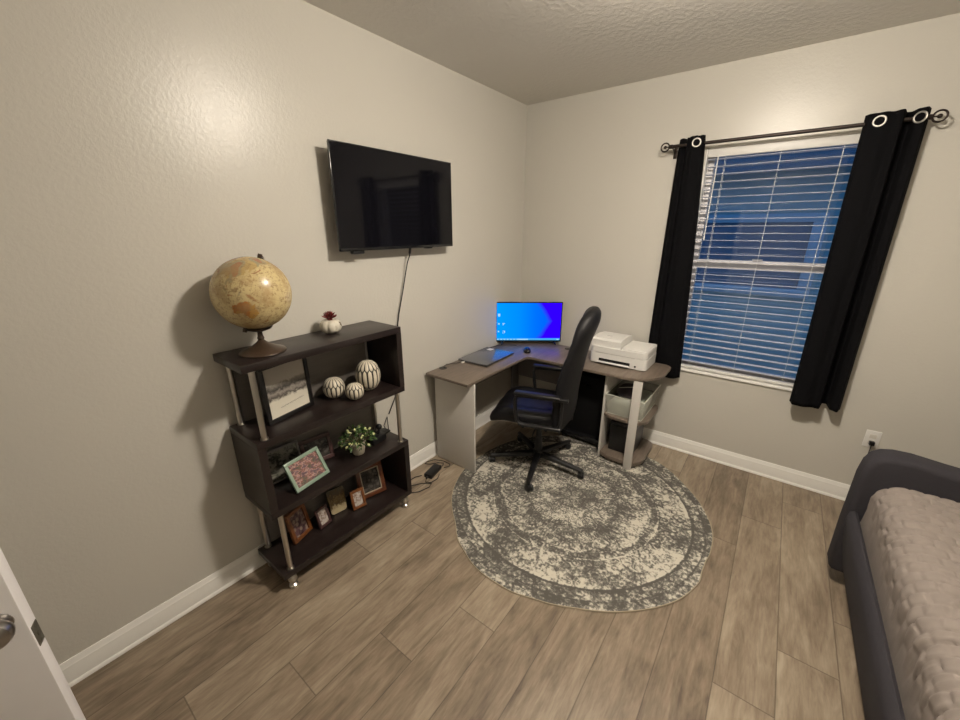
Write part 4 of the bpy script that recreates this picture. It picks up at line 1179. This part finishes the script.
for a in (px0 + 0.05, px1 - 0.05):
    for b in (py0 + 0.05, py1 - 0.05): MB().cyl((a, b, 0.0003), (a, b, 0.01), 0.012, seg=12).build('foot', M_BLACKP, pr)

# ------------------------------------------------------------------ office chair
# local frame: chair faces -x, back rest at +x
ch = thing('office_chair', 'black leather executive office chair turned towards the left wall on the round rug', 'chair', (0.735, -0.885, 0.0068), math.radians(17))
wheel_pts = [(0.846, -1.243), (1.089, -0.916), (0.83, -0.580), (0.44, -0.69), (0.44, -1.10)]
for k in range(5):
    a = math.radians(-90 + 72 * k)      # in chair space (turned 17 degrees)
    a = math.radians(-71 - 17 + 72 * k)
    L_ = 0.355
    dr = Vector((math.cos(a), math.sin(a), 0)); sd = Vector((-dr.y, dr.x, 0))
    m = MB()
    secs = [(0.03, 0.024, 0.115, 0.075), (0.10, 0.023, 0.110, 0.072), (0.20, 0.020, 0.098, 0.068), (0.315, 0.017, 0.088, 0.064), (L_ + 0.012, 0.013, 0.082, 0.062)]
    prev = None
    for (rr, hw_, zt_, zb_) in secs:
        q = [m.bm.verts.new(dr * rr + sd * x + Vector((0, 0, z))) for x, z in ((-hw_, zb_), (hw_, zb_), (hw_, zt_ - 0.008), (hw_ * 0.5, zt_), (-hw_ * 0.5, zt_), (-hw_, zt_ - 0.008))]
        if prev:
            for i in range(6): m.bm.faces.new((prev[i], prev[(i + 1) % 6], q[(i + 1) % 6], q[i]))
        else: m.bm.faces.new(q[::-1])
        prev = q
    m.bm.faces.new(prev)
    bmesh.ops.recalc_face_normals(m.bm, faces=m.bm.faces[:])
    lg = m.build('base_leg', M_BLACKP, ch, smooth=35)
    c = dr * L_
    m = MB()
    ca = a + 0.8 + k
    cd = Vector((math.cos(ca), math.sin(ca), 0)); cs_ = Vector((-cd.y, cd.x, 0))
    wc = c + cd * 0.012
    for sg in (-1, 1):
        p0 = wc + cs_ * sg * 0.005 + Vector((0, 0, 0.0255)); p1 = wc + cs_ * sg * 0.023 + Vector((0, 0, 0.0255))
        m.tube([p0, p0.lerp(p1, 0.2), p0.lerp(p1, 0.8), p1], [0.022, 0.025, 0.025, 0.020], 20)
    m.cyl(wc + Vector((0, 0, 0.0255)) - cs_ * 0.006, wc + Vector((0, 0, 0.0255)) + cs_ * 0.006, 0.012, seg=12)
    m.cyl(c + Vector((0, 0, 0.03)), c + Vector((0, 0, 0.064)), 0.0075, seg=12)
    m.tube([wc + cs_ * 0 + Vector((math.cos(t_) * cd.x * 0.029, math.cos(t_) * cd.y * 0.029, 0.0255 + 0.029 * math.sin(t_))) for t_ in [PI * i / 10 for i in range(11)]], 0.006, 6)
    m.build('caster', M_BLACKP, ch)
MB().lathe([(0, 0.060), (0.036, 0.060), (0.042, 0.075), (0.042, 0.112), (0.034, 0.122), (0.029, 0.124), (0.027, 0.235), (0.022, 0.240), (0.022, 0.30), (0.015, 0.302), (0.015, 0.40), (0, 0.40)], seg=28).build('gas_lift', M_BLACKP, ch)
MB().box((-0.12, -0.11, 0.385), (0.14, 0.11, 0.418), 0.008).box((-0.06, -0.035, 0.350), (0.08, 0.035, 0.39), 0.008).tube([(0.0, -0.03, 0.375), (0.0, -0.20, 0.372), (0.0, -0.24, 0.365)], 0.005, 8).build('tilt_mechanism', M_BLACKP, ch)
def cushion(fn_c, half_w, n_u, path, thick):
    pass
# seat: rounded slab with waterfall front
def seat_fn(u, v):
    a = 2 * PI * v
    # cross-section (rounded box) swept along x
    x = -0.335 + 0.53 * u
    e = 1 - abs(2 * u - 1) ** 7
    e = max(e, 0) ** 0.5
    hw_ = 0.262 * (0.90 + 0.10 * math.sin(PI * min(1, u * 1.1))) * (0.80 + 0.20 * e)
    th = 0.058 * (0.25 + 0.75 * e)
    sg = lambda q, p: math.copysign(abs(q) ** p, q)
    y = hw_ * sg(math.cos(a), 0.42); z = th * sg(math.sin(a), 0.65)
    drop = -0.060 * max(0, (0.28 - u) / 0.28) ** 2
    dish = -0.015 * math.cos(y / 0.262 * PI / 2) * math.sin(PI * u) if z > 0 else 0
    puff = 0.006 * math.cos(y * 30) * (1 if z > 0 else 0)
    return (x, y, 0.488 + z + drop + dish + puff)
m = MB(); m.grid(seat_fn, 40, 64)
bmesh.ops.remove_doubles(m.bm, verts=m.bm.verts[:], dist=0.0002)
for u_ in (0, 1):
    vs = [v for v in m.bm.verts if abs(v.co.x - (-0.335 + 0.53 * u_)) < 1e-5]
    if len(vs) > 3:
        cx = sum((v.co for v in vs), Vector()) / len(vs)
        vc = m.bm.verts.new(cx)
        vs.sort(key=lambda v: math.atan2(v.co.z - cx.z, v.co.y - cx.y))
        for i in range(len(vs)):
            try: m.bm.faces.new((vs[i], vs[(i + 1) % len(vs)], vc))
            except ValueError: pass
bmesh.ops.recalc_face_normals(m.bm, faces=m.bm.faces[:])
m.build('seat', M_LEATHER, ch, smooth=70)
# back rest: tall padded shell, curved in depth, bulging head part
BK_PATH = [(0.225, 0.425, 0.225, 0.026), (0.232, 0.48, 0.250, 0.046), (0.236, 0.56, 0.258, 0.055), (0.243, 0.66, 0.262, 0.057), (0.262, 0.77, 0.262, 0.054), (0.288, 0.88, 0.258, 0.050),
           (0.315, 0.98, 0.250, 0.046), (0.338, 1.06, 0.240, 0.046), (0.356, 1.13, 0.228, 0.054), (0.372, 1.19, 0.208, 0.058), (0.385, 1.24, 0.170, 0.050), (0.392, 1.27, 0.110, 0.030), (0.394, 1.280, 0.05, 0.012)]
def cr(P, t):
    n = len(P) - 1
    i = min(int(t * n), n - 1); f = t * n - i
    g = lambda k: P[max(0, min(n, k))]
    p0, p1, p2, p3 = g(i - 1), g(i), g(i + 1), g(i + 2)
    return [0.5 * (2 * b + (c - a) * f + (2 * a - 5 * b + 4 * c - d_) * f * f + (3 * b - a - 3 * c + d_) * f ** 3) for a, b, c, d_ in zip(p0, p1, p2, p3)]
def back_fn(u, v):
    xc, zc, hw_, th = cr(BK_PATH, u)
    xc -= 0.032 + 0.055 * max(0, zc - 0.6)
    zc *= 0.978
    th = th * 1.02
    a = 2 * PI * v
    sg = lambda q, p: math.copysign(abs(q) ** p, q)
    y = hw_ * sg(math.cos(a), 0.6); dx_ = th * sg(math.sin(a), 0.8)
    wrap = -0.055 * (y / 0.26) ** 2
    rib = 0
    if dx_ < 0: rib = 0.006 * (abs(math.sin(zc * 26)) ** 0.5 - 0.6) * (1 if 0.5 < zc < 1.05 else 0)
    return (xc + dx_ + wrap - rib, y, zc)
m = MB(); m.grid(back_fn, 60, 48)
bmesh.ops.remove_doubles(m.bm, verts=m.bm.verts[:], dist=0.0002)
eb = [e for e in m.bm.edges if e.is_boundary]
bmesh.ops.holes_fill(m.bm, edges=eb, sides=0)
bmesh.ops.recalc_face_normals(m.bm, faces=m.bm.faces[:])
m.build('backrest', mat('matt_black_leather', (0.005, 0.005, 0.0065, 1), 0.58, var=0.2, bump=0.15, bscale=160, spec=0.35), ch, smooth=70)
m = MB()
m.tube([(0.09, 0, 0.402), (0.17, 0, 0.400), (0.225, 0, 0.43), (0.235, 0, 0.56)], [0.022, 0.022, 0.020, 0.016], 10)
m.build('back_bracket', M_BLACKP, ch)
for sy in (-1, 1):
    ya = sy * 0.290
    m = MB()
    def strip(pts, w_, t_):
        prev_ = None
        P = [Vector(p) for p in pts]
        for i, p in enumerate(P):
            tg_ = (P[min(i + 1, len(P) - 1)] - P[max(i - 1, 0)]).normalized()
            n_ = Vector((-tg_.z, 0, tg_.x))
            q = [m.bm.verts.new(p + Vector((0, a_ * w_, 0)) + n_ * b_ * t_) for a_, b_ in ((-1, -0.6), (-0.6, -1), (0.6, -1), (1, -0.6), (1, 0.6), (0.6, 1), (-0.6, 1), (-1, 0.6))]
            if prev_:
                for j in range(8): m.bm.faces.new((prev_[j], prev_[(j + 1) % 8], q[(j + 1) % 8], q[j]))
            else: m.bm.faces.new(q)
            prev_ = q
        m.bm.faces.new(prev_[::-1])
    strip([(0.030, ya, 0.470), (-0.050, ya, 0.470), (-0.085, ya, 0.475), (-0.103, ya, 0.497), (-0.116, ya, 0.574), (-0.122, ya, 0.649), (-0.110, ya, 0.676), (-0.075, ya, 0.684), (0.030, ya, 0.686), (0.150, ya, 0.688), (0.235, ya, 0.690)], 0.016, 0.011)
    m.tube([(-0.06, sy * 0.12, 0.405), (-0.06, ya, 0.455)], 0.011, 8)
    m.tube([(0.10, sy * 0.12, 0.405), (0.10, ya, 0.455)], 0.011, 8)
    m.box((-0.06, ya - 0.014, 0.458), (0.20, ya + 0.014, 0.482), 0.006)
    m.tube([(0.17, ya, 0.46), (0.19, ya * 0.95, 0.50), (0.195, ya * 0.93, 0.69)], 0.012, 8)
    bmesh.ops.recalc_face_normals(m.bm, faces=m.bm.faces[:])
    ar = m.build('armrest', M_BLACKP, ch, smooth=50)
    MB().box((-0.172, -0.027, -0.0125), (0.140, 0.027, 0.0125), 0.011, seg=3, M=TR(0.045, ya, 0.6995)).build('arm_pad', M_LEATHER, ar)

# ------------------------------------------------------------------ wall outlet
ol = thing('wall_outlet', 'white wall outlet with a black plug above the baseboard by the bed', 'outlet', (2.640, 0, 0.476))
MB().box((-0.036, -0.006, -0.058), (0.036, 0, 0.058), 0.003).build('cover_plate', M_PLASTIC_W, ol)
m = MB()
for zz in (-0.02, 0.02): m.box((-0.0165, -0.0085, zz - 0.014), (0.0165, -0.005, zz + 0.014), 0.004)
m.build('socket', mat('cream_socket', (0.66, 0.64, 0.58, 1), 0.4), ol)
t = thing('wall_plug', 'black plug in the outlet with its cord dropping behind the bed end', 'plug', (2.642, -0.0085, 0.456))
MB().box((-0.013, -0.026, -0.014), (0.013, 0, 0.012), 0.004).build('plug_body', M_BLACKP, t)
MB().tube([(0, -0.018, -0.010), (0, -0.020, -0.05), (-0.001, -0.022, -0.15), (0.01, -0.03, -0.30), (0.03, -0.05, -0.42), (0.10, -0.07, -0.450), (0.25, -0.08, -0.4515)], 0.003, 8).build('cord', M_CABLE, t)

# ------------------------------------------------------------------ day bed
M_UPH = mat('charcoal_upholstery', (0.030, 0.028, 0.033, 1), 0.85, var=0.12, vscale=60, bump=0.4, bscale=900, bdist=0.0006, spec=0.25)
bd = thing('daybed', 'daybed with charcoal upholstered arm and side rail beside the window wall', 'bed', (0, 0, 0))
bx0, bx1 = 2.462, 3.53
byA, byB = -0.935, -0.80       # arm at the window end
# arm: rounded slab in the xz plane, top falling towards the wall side
pts = [(bx0 + 0.012, 0.085), (bx0 - 0.002, 0.10), (bx0 - 0.006, 0.35), (bx0 - 0.004, 0.62), (bx0 + 0.004, 0.69), (bx0 + 0.022, 0.735), (bx0 + 0.050, 0.757), (bx0 + 0.09, 0.768), (bx0 + 0.15, 0.770), (bx0 + 0.26, 0.757), (bx0 + 0.42, 0.742), (bx0 + 0.65, 0.735), (bx1, 0.74), (bx1, 0.085)]
MB().prism(pts, byA, byB, 0.028, axis='y', seg=4).build('arm', M_UPH, bd)
FY = -3.02
MB().prism(pts, FY, FY + 0.135, 0.028, axis='y', seg=4).build('arm', M_UPH, bd)
MB().box((bx1 - 0.10, FY + 0.13, 0.09), (bx1, byA - 0.005, 0.80), 0.028, 4).build('backrest', M_UPH, bd)
MB().prism([(2.512, 0.115), (2.545, 0.115), (2.545, 0.30), (2.493, 0.36), (2.491, 0.452), (2.480, 0.458), (2.464, 0.445), (2.458, 0.40), (2.474, 0.28), (2.500, 0.16)], FY + 0.13, byA + 0.004, axis='y').build('side_rail', M_UPH, bd, smooth=50)
for a, b in ((bx0 + 0.22, byA + 0.09), (bx0 + 0.22, FY + 0.06), (bx1 - 0.06, byA + 0.06), (bx1 - 0.06, FY + 0.06)):
    MB().cyl((a, b, 0), (a, b, 0.095), 0.022, 0.028, seg=16).build('leg', M_BLACKP, bd)
MB().box((2.55, FY + 0.14, 0.24), (3.43, byA - 0.005, 0.30)).build('slat_base', M_BLACKP, bd)

# quilted cover over the mattress
def mz(x, y):
    return 0
MX0, MX1, MY0, MY1 = 2.501, 3.428, FY + 0.145, byA - 0.008
def quilt_z(sx, sy):
    """height of the cover from horizontal cloth coordinates (metres)"""
    w1 = 0.010 * mnoise.noise(Vector((sx * 5, sy * 5, 1)))
    a = (sx + w1) / 0.052; b = (sy + w1) / 0.050
    row = math.floor(b)
    fa = a + 0.5 * (row % 2)
    u = fa - math.floor(fa) - 0.5; v = b - row - 0.5
    h = 0.0095 * max(0, 1 - (abs(u) * 2) ** 4) ** 0.5 * max(0, 1 - (abs(v) * 2) ** 4) ** 0.5
    # creases where the cloth has been pushed together, running mostly across the bed
    q_ = Vector((sx * 0.9 + sy * 0.4, sy, 0))
    wr = mnoise.noise(Vector((q_.x * 2.2, q_.y * 9 + 2.2 * mnoise.noise(Vector((sx * 3, sy * 2, 7))), 0.3)))
    h += 0.0070 * (1 - abs(wr) * 2.6) * (0.6 + 0.8 * mnoise.noise(Vector((sx * 1.6, sy * 1.5, 2))))
    wr2 = mnoise.noise(Vector((sx * 8, sy * 26 + 2 * mnoise.noise(Vector((sx * 6, sy * 4, 3))), 4)))
    h += 0.0035 * (1 - abs(wr2) * 2.4)
    return h
def quilt_fn(u, v):
    # u across (from rail side up and over), v along
    s_ = u * (0.20 + (MX1 - MX0) + 0.0)
    y = MY1 + (MY0 - MY1) * v
    yd = (MY1 - y)
    top = 0.668 - 0.035 * max(0, 1 - yd / 0.10) ** 2 - 0.012 * min(1, yd / 0.8)
    # rounded edge profile at the rail side
    rc = 0.085
    if s_ < 0.085:
        x = MX0 + 0.004 + 0.010 * math.sin(s_ / 0.085 * 1.57); z = 0.415 + s_ * 1.90 + (top - 0.668)
        nx, nz = -1, 0.1
    elif s_ < 0.085 + rc * PI / 2 * 0.9:
        a = (s_ - 0.085) / (rc * 0.9)
        x = MX0 + 0.014 + rc * (1 - math.cos(a)); z = top - rc + rc * math.sin(a)
        nx, nz = -math.cos(a), math.sin(a)
    else:
        x = MX0 + 0.014 + rc + (s_ - 0.085 - rc * PI / 2 * 0.9) * (MX1 - MX0 - 0.10) / (0.20 + MX1 - MX0 - 0.085 - rc * PI / 2 * 0.9)
        z = top; nx, nz = 0, 1
    h = quilt_z(s_, yd)
    k_ = min(1.0, s_ / 0.09); h *= k_ * k_ * (3 - 2 * k_)
    k_ = min(1.0, yd / 0.04); h *= 0.3 + 0.7 * k_
    edge_ = 1.0
    return (x + nx * h, y, z + nz * h)
m = MB(); m.grid(quilt_fn, 230, 420)
bmesh.ops.recalc_face_normals(m.bm, faces=m.bm.faces[:])
mt = thing('mattress', 'mattress under a rumpled grey quilted cover on the daybed', 'mattress', (0, 0, 0))
M_QUILT = mat('grey_quilt_cloth', (0.215, 0.185, 0.165, 1), 0.8, var=0.12, vscale=14, bump=0.3, bscale=500, spec=0.3)
q = m.build('quilt', M_QUILT, mt, smooth=80)
if q.data.polygons[len(q.data.polygons) // 2].normal.z < 0: q.data.flip_normals()
MB().box((MX0 + 0.030, MY0 + 0.005, 0.302), (MX1 - 0.003, MY1 - 0.005, 0.575), 0.03, 3).build('mattress_body', M_PLASTIC_W, mt)
